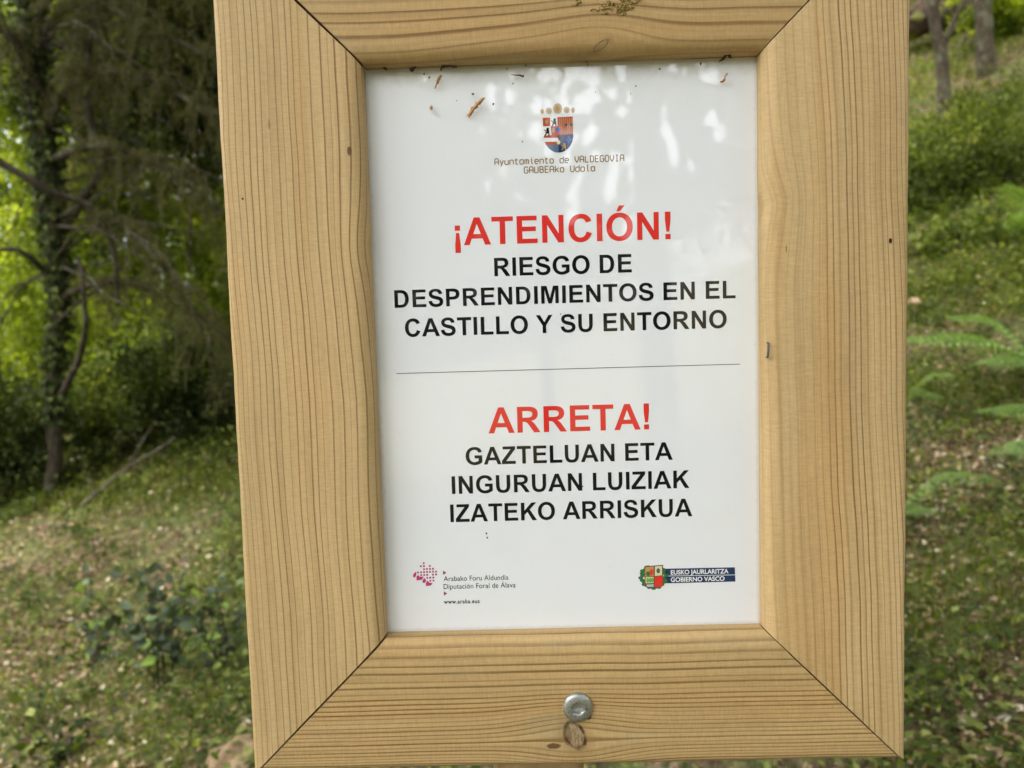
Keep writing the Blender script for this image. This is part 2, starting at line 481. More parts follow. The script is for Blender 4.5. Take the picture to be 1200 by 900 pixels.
P_['S'] = (1366, [bez([('M',74,477),('L',362,505),('C',385,320,500,226,690,226),('C',890,226,985,312,985,415),('C',985,520,890,555,620,620),('C',270,705,126,840,126,1080),
                       ('C',126,1330,330,1491,660,1491),('C',1010,1491,1200,1320,1210,1057),('L',914,1044),('C',895,1190,815,1250,655,1250),('C',490,1250,400,1180,400,1090),
                       ('C',400,985,500,950,760,890),('C',1120,805,1285,690,1285,419),('C',1285,150,1070,-26,692,-26),('C',320,-26,110,150,74,477)])])
P_['P'] = (1366, [bez([('M',149,0),('L',149,1466),('L',700,1466),('C',1080,1466,1256,1290,1256,1015),('C',1256,720,1060,553,720,553),('L',445,553),('L',445,0)]),
                  bez([('M',445,801),('L',650,801),('C',850,801,950,870,950,1012),('C',950,1160,850,1218,640,1218),('L',445,1218)])])
P_['R'] = (1479, [bez([('M',150,0),('L',150,1466),('L',773,1466),('C',1120,1466,1306,1330,1306,1056),('C',1306,840,1180,700,925,655),('C',1060,575,1120,500,1230,330),('L',1441,0),
                       ('L',1087,0),('L',873,310),('C',720,540,680,612,505,612),('L',446,612),('L',446,0)]),
                  bez([('M',446,846),('L',665,846),('C',900,846,1001,890,1001,1036),('C',1001,1180,900,1218,690,1218),('L',446,1218)])])
P_['U'] = (1479, [bez([('M',147,1466),('L',443,1466),('L',443,672),('C',443,380,480,228,740,228),('C',990,228,1030,380,1030,655),('L',1030,1466),('L',1325,1466),
                       ('L',1325,700),('C',1325,200,1150,-25,740,-25),('C',320,-25,147,200,147,685)])])
P_['B'] = (1479, [bez([('M',150,0),('L',150,1466),('L',736,1466),('C',1090,1466,1286,1340,1286,1090),('C',1286,940,1200,830,1075,775),('C',1250,725,1346,590,1346,420),('C',1346,140,1140,0,780,0)]),
                  bez([('M',446,883),('L',660,883),('C',880,883,990,910,990,1055),('C',990,1210,880,1222,640,1222),('L',446,1222)]),
                  bez([('M',446,247),('L',720,247),('C',940,247,1037,290,1037,445),('C',1037,590,920,639,720,639),('L',446,639)])])
P_['J'] = (1139, [bez([('M',690,1466),('L',986,1466),('L',986,538),('C',986,150,830,-25,500,-25),('C',190,-25,40,140,40,460),('L',320,490),('L',320,430),('C',330,280,390,228,495,228),('C',640,228,690,300,690,550)])])
P_[' '] = (569, [])

PY = -0.00012          # printed sheets lie a hair in front of the panel
def curve_fill(name, polys, mat, y=PY, parent=panel):
    """closed outlines (x, z) with holes -> one flat printed mesh"""
    cu = bpy.data.curves.new(name, 'CURVE'); cu.dimensions = '2D'; cu.fill_mode = 'BOTH'
    for pts in polys:
        sp = cu.splines.new('POLY'); sp.points.add(len(pts) - 1)
        for q, (x, z) in zip(sp.points, pts): q.co = (x * 1000, z * 1000, 0, 1)      # filled in millimetres
        sp.use_cyclic_u = True
    o = bpy.data.objects.new(name, cu); col.objects.link(o)
    me = bpy.data.meshes.new_from_object(o.evaluated_get(bpy.context.evaluated_depsgraph_get()))
    bpy.data.objects.remove(o); bpy.data.curves.remove(cu)
    me.name = name
    n = len(me.vertices); co = np.zeros(n * 3, np.float32); me.vertices.foreach_get('co', co); co = co.reshape(-1, 3) / 1000
    out = np.stack([co[:, 0], np.full(n, y, np.float32), co[:, 1]], 1)
    me.vertices.foreach_set('co', out.ravel()); me.materials.clear()
    me.update()
    return link(name, me, [mat], parent)

def layout(text, track=0.0):
    polys, x = [], 0.0
    for ch in text:
        adv, ps = P_[ch]
        polys += [[(px + x, py) for px, py in p] for p in ps]
        x += adv + track
    xs = [q[0] for p in polys for q in p]
    return polys, min(xs), max(xs)

def print_line(name, text, mat, pl, pr, cap_px, label=None):
    """pl / pr: pixels of the baseline ends; cap_px: pixel at cap height over pr"""
    polys, a, b_ = layout(text)
    xl, zl = S(*pl); xr, zr = S(*pr); _, zc = S(*cap_px)
    z0 = (zl + zr) / 2; cap = zc - zr
    k = (xr - xl) / (b_ - a)
    o = curve_fill(name, [[(xl + (x - a) * k, z0 + y / 1466 * cap) for x, y in p] for p in polys], mat)
    if label: o['label'] = label
    return o
print_line('heading_lettering', '¡ATENCIÓN!', M_red, (533.5, 289.6), (786, 278.3), (785, 246), 'large red heading reading ¡ATENCIÓN!')
print_line('lettering_line', 'RIESGO DE', M_black, (579.5, 324.4), (740.5, 318.6), (740, 297), 'black line reading RIESGO DE')
print_line('lettering_line', 'DESPRENDIMIENTOS EN EL', M_black, (462.6, 362.6), (862, 347.6), (861, 326.8), 'black line reading DESPRENDIMIENTOS EN EL')
print_line('lettering_line', 'CASTILLO Y SU ENTORNO', M_black, (475, 396.6), (851.6, 382.5), (851, 361.3), 'black line reading CASTILLO Y SU ENTORNO')
print_line('heading_lettering', 'ARRETA!', M_red, (572.6, 509.3), (760.8, 501.7), (760, 471.4), 'large red heading reading ARRETA!')
print_line('lettering_line', 'GAZTELUAN ETA', M_black, (546, 545.4), (788.4, 538.3), (788, 517.6), 'black line reading GAZTELUAN ETA')
print_line('lettering_line', 'INGURUAN LUIZIAK', M_black, (529.7, 579.4), (808, 571.2), (808, 550.4), 'black line reading INGURUAN LUIZIAK')
print_line('lettering_line', 'IZATEKO ARRISKUA', M_black, (528, 612.6), (811.4, 604.2), (811, 583.4), 'black line reading IZATEKO ARRISKUA')

xl, zl = S(464.5, 439.4); xr, zr = S(867, 425.0); zz = (zl + zr) / 2
curve_fill('divider_rule', [[(xl, zz - 0.00028), (xr, zz - 0.00028), (xr, zz + 0.00028), (xl, zz + 0.00028)]], M_rule)

# small print with the built-in typeface
def small_text(name, text, mat, pl, pr, capz, bold=0.0, track=1.0, label=None):
    cu = bpy.data.curves.new(name, 'FONT'); cu.body = text; cu.size = 100; cu.offset = bold; cu.space_character = track
    o = bpy.data.objects.new(name, cu); col.objects.link(o)
    me = bpy.data.meshes.new_from_object(o.evaluated_get(bpy.context.evaluated_depsgraph_get()))
    bpy.data.objects.remove(o)
    n = len(me.vertices); co = np.zeros(n * 3, np.float32); me.vertices.foreach_get('co', co); co = co.reshape(-1, 3)
    xl, zl = S(*pl); xr, zr = S(*pr); z0 = (zl + zr) / 2
    kx = (xr - xl) / (co[:, 0].max() - co[:, 0].min())
    kz = capz / 70.0
    out = np.stack([xl + (co[:, 0] - co[:, 0].min()) * kx, np.full(n, PY * (2.4 if mat is M_white else 1)), z0 + co[:, 1] * kz], 1).astype(np.float32)
    me.vertices.foreach_set('co', out.ravel()); me.materials.clear(); me.update()
    o = link(name, me, [mat], panel)
    if label: o['label'] = label
    return o
PX = 0.00065
small_text('small_lettering', 'Arabako Foru Aldundia', M_black, (520, 681.4), (595.8, 679.0), 6.3 * PX, label='small black line reading Arabako Foru Aldundia')
small_text('small_lettering', 'Diputación Foral de Álava', M_black, (520, 690.5), (604.2, 688.0), 6.3 * PX, label='small black line reading Diputación Foral de Álava')
small_text('small_lettering', 'www.araba.eus', M_black, (520.3, 707.6), (562, 706.4), 4.9 * PX, bold=2.2, track=1.12, label='bold web address www.araba.eus')

# town hall lettering: single width strokes with squared shoulders
def stroke_poly(pts, r):
    """thick polyline -> outline pieces (overlapping quads and discs are avoided: one ribbon with mitred joints)"""
    n = len(pts); L, R_ = [], []
    for i in range(n):
        if i == 0: d = np.subtract(pts[1], pts[0])
        elif i == n - 1: d = np.subtract(pts[-1], pts[-2])
        else:
            a = np.subtract(pts[i], pts[i - 1]); b_ = np.subtract(pts[i + 1], pts[i])
            d = a / np.linalg.norm(a) + b_ / np.linalg.norm(b_)
        d = np.array(d, float); d /= np.linalg.norm(d)
        k = 1.0
        if 0 < i < n - 1:
            a = np.subtract(pts[i], pts[i - 1]); a = a / np.linalg.norm(a)
            k = 1 / max(0.5, abs(float(np.dot(a, d))))
        nrm = np.array((-d[1], d[0])) * r * k
        L.append(np.add(pts[i], nrm)); R_.append(np.subtract(pts[i], nrm))
    return L, R_
ST = {  # cap 7 high, x height 5, width 4
 'A': [[(0,0),(0,5.6),(1,7),(3,7),(4,5.6),(4,0)], [(0,3.2),(4,3.2)]],
 'y': [[(0,5),(0.2,5),(2,0.6)], [(4,5),(1.2,-2)]],
 'u': [[(0,5),(0,0.8),(0.8,0),(3,0),(3.9,1)], [(3.9,5),(3.9,0)]],
 'n': [[(0,5),(0,0)], [(0,4.2),(1,5),(3,5),(3.9,4.1),(3.9,0)]],
 't': [[(1.2,6.6),(1.2,0.9),(2,0),(3.4,0)], [(0,5),(3.3,5)]],
 'a': [[(3.9,5),(3.9,0)], [(3.9,5),(0.9,5),(0,4.1),(0,0.9),(0.9,0),(3,0),(3.9,0.8)]],
 'm': [[(0,5),(0,0)], [(0,4.6),(1.2,5),(2.1,4.3),(2.1,0)], [(2.1,4.5),(3.2,5),(4.2,4.3),(4.2,0)]],
 'i': [[(1,5),(2,5),(2,0.9),(2.8,0),(3.2,0)], [(2,6.4),(2,7.2)]],
 'e': [[(0.2,2.6),(3.9,2.6),(3.9,4.1),(3,5),(0.9,5),(0,4.1),(0,0.9),(0.9,0),(3.6,0)]],
 'o': [[(0.9,0),(0,0.9),(0,4.1),(0.9,5),(3,5),(3.9,4.1),(3.9,0.9),(3,0),(0.8,0)]],
 'd': [[(3.9,7.2),(3.9,0)], [(3.9,5),(0.9,5),(0,4.1),(0,0.9),(0.9,0),(3.9,0)]],
 'V': [[(0,7),(0,3.5),(2,0),(4,3.5),(4,7)]],
 'L': [[(0.3,7),(0.3,0),(3.8,0)]],
 'D': [[(0.3,0),(0.3,7),(2.8,7),(4,5.8),(4,1.2),(2.8,0),(0.3,0)]],
 'E': [[(3.9,7),(0.3,7),(0.3,0),(3.9,0)], [(0.3,3.6),(3.4,3.6)]],
 'G': [[(4,5.8),(3,7),(1,7),(0,5.8),(0,1.2),(1,0),(3,0),(4,1.2),(4,3.4),(2.3,3.4)]],
 'O': [[(1,0),(0,1.2),(0,5.8),(1,7),(3,7),(4,5.8),(4,1.2),(3,0),(0.9,0)]],
 'I': [[(2,7),(2,0)], [(0.7,7),(3.3,7)], [(0.7,0),(3.3,0)]],
 'U': [[(0,7),(0,1.2),(1,0),(3,0),(4,1.2),(4,7)]],
 'B': [[(0.3,0),(0.3,7),(2.8,7),(3.7,6),(3.7,4.6),(2.9,3.7),(0.3,3.7)], [(2.9,3.7),(4,2.7),(4,1),(3,0),(0.3,0)]],
 'k': [[(0.2,7.2),(0.2,0)], [(3.8,5),(0.4,2.3)], [(1.3,2.9),(3.9,0)]],
 'l': [[(1,7.2),(1.8,7.2),(1.8,0.9),(2.6,0),(3.2,0)]],
 ' ': [],
}
def stroke_line(name, text, mat, pl, pr, cap, r=0.55, label=None):
    xl, zl = S(*pl); xr, zr = S(*pr); z0 = (zl + zr) / 2
    tot = len(text) * 5.7 - 1.7; kx = (xr - xl) / tot; kz = cap / 7
    V, F = [], []
    y = PY
    for i, ch in enumerate(text):
        for j, pts in enumerate(ST[ch]):
            L, R_ = stroke_poly(pts, r)
            n0 = len(V)
            for a, b_ in zip(L, R_):
                for q in (a, b_): V.append((xl + (q[0] + i * 5.7) * kx, y - 0.00001 * j, z0 + q[1] * kz))
            for k in range(len(pts) - 1): F.append((n0 + 2 * k, n0 + 2 * k + 1, n0 + 2 * k + 3, n0 + 2 * k + 2))
    me = bpy.data.meshes.new(name); me.from_pydata(V, [], F)
    o = link(name, me, [mat], panel)
    if label: o['label'] = label
stroke_line('town_hall_lettering', 'Ayuntamiento de VALDEGOVIA', M_bronze, (580, 193.9), (731, 188.1), 6.9 * PX, label='small bronze line reading Ayuntamiento de VALDEGOVIA')
stroke_line('town_hall_lettering', 'GAUBEAko Udala', M_bronze, (614.5, 203.4), (697, 199.9), 6.9 * PX, label='small bronze line reading GAUBEAko Udala')

# crest, in zoomed coordinates of the photograph: (u, v) -> pixel
def cz(u, v): return S(620 + u / 11.25, 110 + v / 11.25)
def flat(name, parts):
    """parts: (material, outline points in sign frame, layer)"""
    V, F, mi, mats = [], [], [], []
    for mat, pts, lay in parts:
        if mat not in mats: mats.append(mat)
        n0 = len(V)
        for x, z in pts: V.append((x, PY - 0.00003 * lay, z))
        F.append(tuple(range(n0, n0 + len(pts)))); mi.append(mats.index(mat))
    me = bpy.data.meshes.new(name); me.from_pydata(V, [], F)
    me.polygons.foreach_set('material_index', mi)
    return link(name, me, mats, panel)
def zoval(cx, cy, rx, ry, f=None, n=18):
    return [(f or cz)(cx + rx * math.cos(2 * math.pi * k / n), cy + ry * math.sin(2 * math.pi * k / n)) for k in range(n)]
def zp(*v, f=None): return [(f or cz)(v[i], v[i + 1]) for i in range(0, len(v), 2)]
# shield outline with a round foot
def foot(u0, u1, n=14, top=540):
    """part of the round foot between two u values"""
    pts = []
    for k in range(n + 1):
        u = u0 + (u1 - u0) * k / n
        q = max(0.0, 1 - ((u - 388) / 196) ** 2)
        pts.append((u, top + 235 * math.sqrt(q)))
    return pts
lobe = foot(388, 583)
crest = []
crest.append((M_white, zp(172,300, 585,290, 590,560) + [cz(*q) for q in reversed(foot(192, 583, 24))] + zp(182, 540), 0))
crest.append((M_crestred, zp(181,317, 278,313, 281,424, 184,428), 1))
crest.append((M_crestred, zp(372,308, 575,298, 580,532, 392,545, 296,548, 286,428, 375,426), 1))
crest.append((M_crestred, zp(190,580, 200,550, 392,540, 392,582), 1))
crest.append((M_white, zp(192,583, 385,579, 385,628, 197,632), 2))
crest.append((M_crestred, zp(202,634, 375,630, 382,672, 226,674), 2))
crest.append((M_navy, [cz(388, 545), cz(583, 530)] + [cz(*q) for q in reversed(foot(388, 583))], 1))
crest.append((M_slate, [cz(222, 673), cz(390, 672)] + [cz(*q) for q in reversed(foot(222, 388, 14))], 1))
crest.append((M_cream, zoval(388, 640, 24, 26), 4))
for k in range(7): crest.append((M_gold, zp(400 + k * 26, 320, 408 + k * 26, 320, 412 + k * 26, 525, 404 + k * 26, 525), 2))
crest.append((M_blue, zoval(378, 470, 30, 30), 3))
crest.append((M_gold, zoval(320, 480, 16, 34), 3))
crest.append((M_gold, zoval(232, 370, 18, 30), 3))
for u, v in ((490, 412), (555, 412)): crest.append((M_navy, zp(u - 22, v - 18, u + 22, v - 18, u, v + 26), 3))
# rampant beasts, fleur and small figure
def beast(cx, cy, s, mat):
    def f(u, v): return cz(cx + u * s, cy + v * s)
    o = []
    o.append((mat, zoval(6, -34, 17, 15, f), 4))
    o.append((mat, zp(-14,-24, 20,-22, 26,8, 16,24, -12,22, -10,0, f=f), 5))
    o.append((mat, zp(-16,-14, -44,-22, -46,-12, -14,-2, f=f), 6))
    o.append((mat, zp(-12,16, 4,22, -14,38, -24,58, -40,58, -28,34, f=f), 6))
    o.append((mat, zp(4,18, 22,14, 30,36, 26,58, 12,58, 16,38, f=f), 7))
    o.append((mat, zp(-6,0, -34,10, -30,18, -2,12, f=f), 8))
    return o
crest += beast(332, 372, 1.0, M_black)
crest += beast(240, 496, 1.0, M_black)
crest += beast(462, 690, 0.9, M_gold)
crest += [(M_blue, zoval(518, 606, 16, 50), 4), (M_blue, zoval(492, 606, 20, 17), 5), (M_blue, zoval(544, 604, 20, 17), 6), (M_blue, zp(486,622, 550,618, 550,630, 486,634), 7)]
crest.append((M_black, zp(366,566, 412,548, 430,566, 420,598, 388,600), 5))
for (u, v, rx, ry) in ((173,233,26,34),(258,224,42,44),(377,194,58,70),(495,212,43,44),(578,216,26,40)):
    crest.append((M_pearl, zoval(u, v, rx, ry), 1))
    crest.append((M_gold, zoval(u, v + ry * 0.05, rx * 0.5, ry * 0.55), 2))
flat('coat_of_arms', crest)['label'] = 'small quartered shield with five tan pearls above it'

def az(u, v): return S(480 + u / 15, 655 + v / 15)
arb = []
SQ = [(248,75),(197,128),(252,126),(356,122),(254,180),(305,176),(358,174),(410,172),(148,238),(203,234),(255,231),(307,228),(358,226),(411,223),(464,222),
      (206,284),(257,282),(309,279),(412,275),(466,272),(311,332),(363,330),(417,327),(365,383),(419,380)]
for u, v in SQ: arb.append((M_magd if (u + v) % 3 < 1 else M_mag, zp(u-16,v-16, u+16,v-17, u+16,v+15, u-16,v+16, f=az), 1))
for q in ((62,270,112,222,122,262,100,322,62,322), (122,300,160,282,170,310,248,310,220,366,122,376), (228,372,262,330,296,380,270,420,228,420), (286,420,318,376,344,414,408,424,372,468,286,476)):
    arb.append((M_mag, zp(*q, f=az), 1))
flat('provincial_emblem', arb)['label'] = 'magenta emblem of small squares and slanted blocks'
flat('pointer_triangle', [(M_magd, zp(588,205, 648,242, 588,280, f=az), 1)])
flat('pointer_triangle', [(M_magd, zp(602,568, 662,606, 602,646, f=az), 1)])

def gz(u, v): return S(740 + u / 8.571, 640 + v / 8.571)
bar = [(M_navy, zp(340,226, 1038,212, 1041,285, 340,297, f=gz), 1), (M_navy, zp(340,303, 1041,291, 1044,355, 340,373, f=gz), 1)]
flat('logo_bar', bar)['label'] = 'navy bar split by a thin white line'
small_text('logo_lettering', 'EUSKO JAURLARITZA', M_white, (786, 673.2), (853.6, 671.6), 5.3 * PX, bold=2.6, label='white capitals reading EUSKO JAURLARITZA')
small_text('logo_lettering', 'GOBIERNO VASCO', M_white, (786, 681.6), (849, 680.4), 5.3 * PX, bold=2.6, label='white capitals reading GOBIERNO VASCO')
em = []
for k in range(30):
    a = 2 * math.pi * k / 30 + 0.1
    if abs(math.sin(a) + 1) < 0.06: continue
    rx, ry = 112 + (k % 3) * 9, 106 + (k % 2) * 10
    u, v = 222 + rx * math.cos(a), 306 + ry * math.sin(a)
    em.append((M_green, zoval(u, v, 26, 18, gz, 8), 1 + k % 4))
em.append((M_brown, zp(128,202, 316,186, 318,392, 290,412, 160,418, 132,396, f=gz), 6))
em += [(M_gold, zp(138,210, 222,203, 222,300, 138,306, f=gz), 7), (M_cream, zp(234,203, 306,197, 307,292, 234,298, f=gz), 7),
       (M_cream, zp(140,312, 222,308, 222,368, 142,372, f=gz), 7), (M_red, zp(232,306, 312,300, 310,392, 288,406, 232,410, f=gz), 7),
       (M_slate, zp(146,378, 222,374, 222,412, 164,412, f=gz), 7), (M_white, zp(150,388, 222,384, 222,390, 152,395, f=gz), 8), (M_white, zp(158,400, 222,396, 222,402, 160,406, f=gz), 8),
       (M_green, zoval(168, 276, 24, 24, gz), 8), (M_red, zoval(200, 262, 18, 34, gz), 9), (M_green, zoval(268, 246, 18, 26, gz), 8),
       (M_lime, zoval(162, 342, 14, 24, gz), 8), (M_lime, zoval(186, 341, 14, 24, gz), 9), (M_lime, zoval(209, 340, 13, 24, gz), 10),
       (M_brown, zp(222,196, 232,195, 232,412, 222,414, f=gz), 10)]
flat('regional_emblem', em)['label'] = 'tiny quartered shield inside a green leaf wreath'

# ------------------------------------------------------------------ screw, staple, posts
g = G('zinc'); tc = g.node('ShaderNodeTexCoord')
n = g.noise(tc.outputs['Object'], 600, 3, 0.6)
n_b = g.noise(tc.outputs['Object'], 220, 2)
cc = g.mix(g.sstep(0.5, 0.75, n), (0.42, 0.44, 0.42), (0.20, 0.22, 0.21))
cc = g.mix(g.sstep(0.62, 0.72, n_b) * 0.8, cc, (0.20, 0.10, 0.045))
b = g.bsdf(cc, 0.42, g.bump(n, 0.35, 0.0004), metal=0.85)
M_zinc = g.mat
def lathe_star(rings, n=48):
    """rings: (radius, y, star) star = lobe depth of the six-pointed recess"""
    V, F = [], []
    for r, y, st in rings:
        for k in range(n):
            a = 2 * math.pi * k / n
            rr = r * (1 - st * (0.5 - 0.5 * math.cos(6 * a)))
            V.append((rr * math.cos(a), y, rr * math.sin(a)))
    for i in range(len(rings) - 1):
        for k in range(n):
            F.append((i * n + k, i * n + (k + 1) % n, (i + 1) * n + (k + 1) % n, (i + 1) * n + k))
    F.append(tuple((len(rings) - 1) * n + k for k in range(n)))
    me = bpy.data.meshes.new('screw'); me.from_pydata(V, [], F)
    import bmesh
    bm = bmesh.new(); bm.from_mesh(me); bmesh.ops.recalc_face_normals(bm, faces=bm.faces)
    for f in bm.faces: f.smooth = True
    for e in bm.edges:
        if len(e.link_faces) == 2 and e.calc_face_angle() > 0.75: e.smooth = False
    bm.to_mesh(me); bm.free()
    return me
sx, sz_ = S(677.2, 829.5, FRONT - 0.002)
me = lathe_star([(0.0112, 0.0015, 0), (0.0114, -0.0012, 0), (0.0111, -0.0021, 0), (0.0103, -0.0030, 0), (0.0088, -0.0036, 0), (0.0070, -0.0039, 0), (0.0060, -0.0040, 0), (0.0052, -0.0040, 0),
                 (0.0049, -0.0037, 0.14), (0.0047, -0.0028, 0.24), (0.0043, -0.0010, 0.24), (0.0014, -0.0003, 0.0)])
o = link('screw', me, [M_zinc], sign, (sx, FRONT, sz_)); o['label'] = 'round zinc screw head with star recess'
o.rotation_euler = (0, 0.3, 0)

def bar_tube(name, pts, r, n=8):
    V, F = [], []
    pts = [Vector(p) for p in pts]
    for i, p in enumerate(pts):
        d = (pts[min(i + 1, len(pts) - 1)] - pts[max(i - 1, 0)]).normalized()
        u = d.cross(Vector((0.3, 1, 0.2))).normalized(); v = d.cross(u)
        ri = r[i] if isinstance(r, (list, tuple)) else r
        for k in range(n):
            a = 2 * math.pi * k / n; V.append(p + u * math.cos(a) * ri + v * math.sin(a) * ri)
    for i in range(len(pts) - 1):
        for k in range(n): F.append((i * n + k, i * n + (k + 1) % n, (i + 1) * n + (k + 1) % n, (i + 1) * n + k))
    F.append(tuple(range(n))); F.append(tuple((len(pts) - 1) * n + k for k in range(n)))
    me = bpy.data.meshes.new(name); me.from_pydata([tuple(v) for v in V], [], F)
    for p in me.polygons: p.use_smooth = True
    return me
x1, z1 = S(900.5, 402, FRONT); x2, z2 = S(899.5, 419, FRONT)
o = link('staple', bar_tube('staple', [(x1, FRONT + 0.002, z1), (x1, FRONT - 0.0005, z1 - 0.0006), ((x1+x2)/2, FRONT - 0.0008, (z1+z2)/2), (x2, FRONT - 0.0005, z2 + 0.0006), (x2, FRONT + 0.002, z2)], 0.0008), [paint('dull_steel', (0.12, 0.12, 0.115), 0.5, 0.0)], sign)
o['label'] = 'small grey metal staple end in the right board'

# ------------------------------------------------------------------ hillside
_ph = rng.uniform(0, 6.28, 24); _kx = rng.normal(0, 1, 24); _ky = rng.normal(0, 1, 24)
def sstep(a, b, x):
    t = np.clip((x - a) / (b - a), 0, 1); return t * t * (3 - 2 * t)
def ground(x, y):
    x = np.asarray(x, float); y = np.asarray(y, float)
    Y = y + 0.585
    Yp = np.clip(Y, -6, 26)
    h = -0.08 + 0.17 * np.clip(x, -9, 22) + 0.06 * Yp + 0.015 * Yp * np.abs(Yp) * (Yp > 0)
    h = h + 0.25 * np.logaddexp(0, (np.clip(x, -50, 24) - 3) * 2) / 2
    left = sstep(-0.25, -0.42, x / np.maximum(Y, 3.0))
    h = h - left * 0.50 * np.logaddexp(0, (np.clip(Y, 0, 30) - 9.5) * 1.5) / 1.5
    b = 0
    for i in range(24):
        f = 0.5 * 1.22 ** i
        b = b + np.sin(f * (_kx[i] * x + _ky[i] * y) + _ph[i]) * 0.05 / f ** 0.9
    return h + b * 0.8
def axis(lo, hi, fine_lo, fine_hi, step, grow=1.12):
    a = list(np.arange(fine_lo, fine_hi, step)); s = step
    while a[-1] < hi: s *= grow; a.append(a[-1] + s)
    s = step
    while a[0] > lo: s *= grow; a.insert(0, a[0] - s)
    return np.array(a)
def hit(px, py):
    """distance at which the view through a pixel of the photograph meets the slope"""
    for d in np.arange(0.9, 40, 0.02):
        p = B(px, py, d)
        if p.z <= float(ground(p.x, p.y)): return float(d)
    return 40.0
xs = axis(-75, 75, -6, 9, 0.09); ys = axis(-60, 90, -1, 14, 0.09)
XX, YY = np.meshgrid(xs, ys); ZZ = ground(XX, YY)
nx, ny = len(xs), len(ys)
V = np.stack([XX, YY, ZZ], -1).reshape(-1, 3)
ii = (np.arange(ny - 1)[:, None] * nx + np.arange(nx - 1)[None]).ravel()
F = np.stack([ii, ii + 1, ii + 1 + nx, ii + nx], 1)
g = G('forest_soil'); tc = g.node('ShaderNodeTexCoord')
a1 = g.noise(tc.outputs['Object'], 1.3, 5, 0.65); a2 = g.noise(tc.outputs['Object'], 22, 5, 0.7); a3 = g.noise(tc.outputs['Object'], 5, 4, 0.6)
soil = g.ramp(a2, [(0.32, (0.03, 0.02, 0.01)), (0.5, (0.10, 0.07, 0.038)), (0.62, (0.24, 0.17, 0.10)), (0.76, (0.45, 0.37, 0.24))])
moss = g.ramp(a2, [(0.35, (0.03, 0.04, 0.012)), (0.65, (0.15, 0.18, 0.05))])
cg = g.mix(g.sstep(0.42, 0.6, a1 * 0.5 + a3 * 0.5), soil, moss)
g.bsdf(cg, 0.9, g.bump(a2, 0.9, 0.03), spec=0.2)
hill = tag(link('hillside_ground', mesh_np('hillside_ground', V, F, smooth=True), [g.mat]), 'woodland slope of soil, leaf litter and moss rising to the right', kind='structure')

# ------------------------------------------------------------------ foliage tools
def leaf_mat(name, stops, rough=0.5, trans=0.45, spec=0.35, hue=0.0):
    g = G(name)
    at = g.node('ShaderNodeAttribute', attribute_name='tint')
    colr = g.ramp(E_(g, at.outputs['Fac']), stops)
    p = g.node('ShaderNodeBsdfPrincipled'); g.put(p.inputs['Base Color'], colr); p.inputs['Roughness'].default_value = rough
    p.inputs['Specular IOR Level'].default_value = spec
    if trans > 0:
        t = g.node('ShaderNodeBsdfTranslucent')
        g.put(t.inputs[0], g.mix(1.0, colr, (1.35, 1.35, 0.45), 'MULTIPLY'))
        mx = g.node('ShaderNodeMixShader'); mx.inputs[0].default_value = trans
        g.l.new(p.outputs[0], mx.inputs[1]); g.l.new(t.outputs[0], mx.inputs[2]); g.l.new(mx.outputs[0], g.out.inputs[0])
    else: g.l.new(p.outputs[0], g.out.inputs[0])
    return g.mat
def unit(v): return v / np.maximum(np.linalg.norm(v, axis=-1, keepdims=True), 1e-9)
def leaves(C, D, size, width=0.5, N=None, fold=0.15, tint=None):
    """one folded pointed leaf per centre C along direction D: 6 vertices, 4 triangles"""
    n = len(C); D = unit(D)
    if N is None: N = rng.normal(0, 1, (n, 3)) + np.array([0, 0, 0.9])
    Sd = unit(np.cross(D, N)); Nn = unit(np.cross(Sd, D))
    s = np.broadcast_to(np.asarray(size, float).reshape(-1, 1), (n, 1))
    wd = s * width * 0.5
    a = C; b = C + D * s - Nn * s * 0.12
    l1 = C + D * s * 0.38 + Sd * wd + Nn * wd * fold * 2; r1 = C + D * s * 0.38 - Sd * wd + Nn * wd * fold * 2
    V = np.stack([a, l1, b, r1], 1).reshape(-1, 3)
    i = np.arange(n)[:, None] * 4
    F = np.concatenate([i + [0, 2, 1], i + [0, 3, 2]], 1).reshape(-1, 3)
    if tint is None: tint = rng.random(n)
    return V, F, np.repeat(tint, 4)
def blades(C, h, lean, wd, tint=None):
    n = len(C); az = rng.uniform(0, 6.283, n)
    L = np.stack([np.cos(az), np.sin(az), np.zeros(n)], 1); Sd = np.stack([-np.sin(az + .5), np.cos(az + .5), np.zeros(n)], 1)
    h = h[:, None]; lean = lean[:, None]; wd = wd[:, None]; up = np.array([0, 0, 1.0])
    m1 = C + up * h * 0.6 + L * lean * 0.3; tp = C + up * h * (1 - 0.3 * np.minimum(lean / h, 1)) + L * lean
    V = np.stack([C - Sd * wd, C + Sd * wd, m1 - Sd * wd * 0.8, m1 + Sd * wd * 0.8, tp], 1).reshape(-1, 3)
    i = np.arange(n)[:, None] * 5
    F = np.concatenate([i + [0, 1, 3], i + [0, 3, 2], i + [2, 3, 4]], 1).reshape(-1, 3)
    if tint is None: tint = rng.random(n)
    return V, F, np.repeat(tint, 5)
def join(parts):
    off = 0; Vs, Fs, Ts = [], [], []
    for V, F, T in parts:
        Vs.append(V); Fs.append(F + off); Ts.append(T); off += len(V)
    return np.concatenate(Vs), np.concatenate(Fs), np.concatenate(Ts)
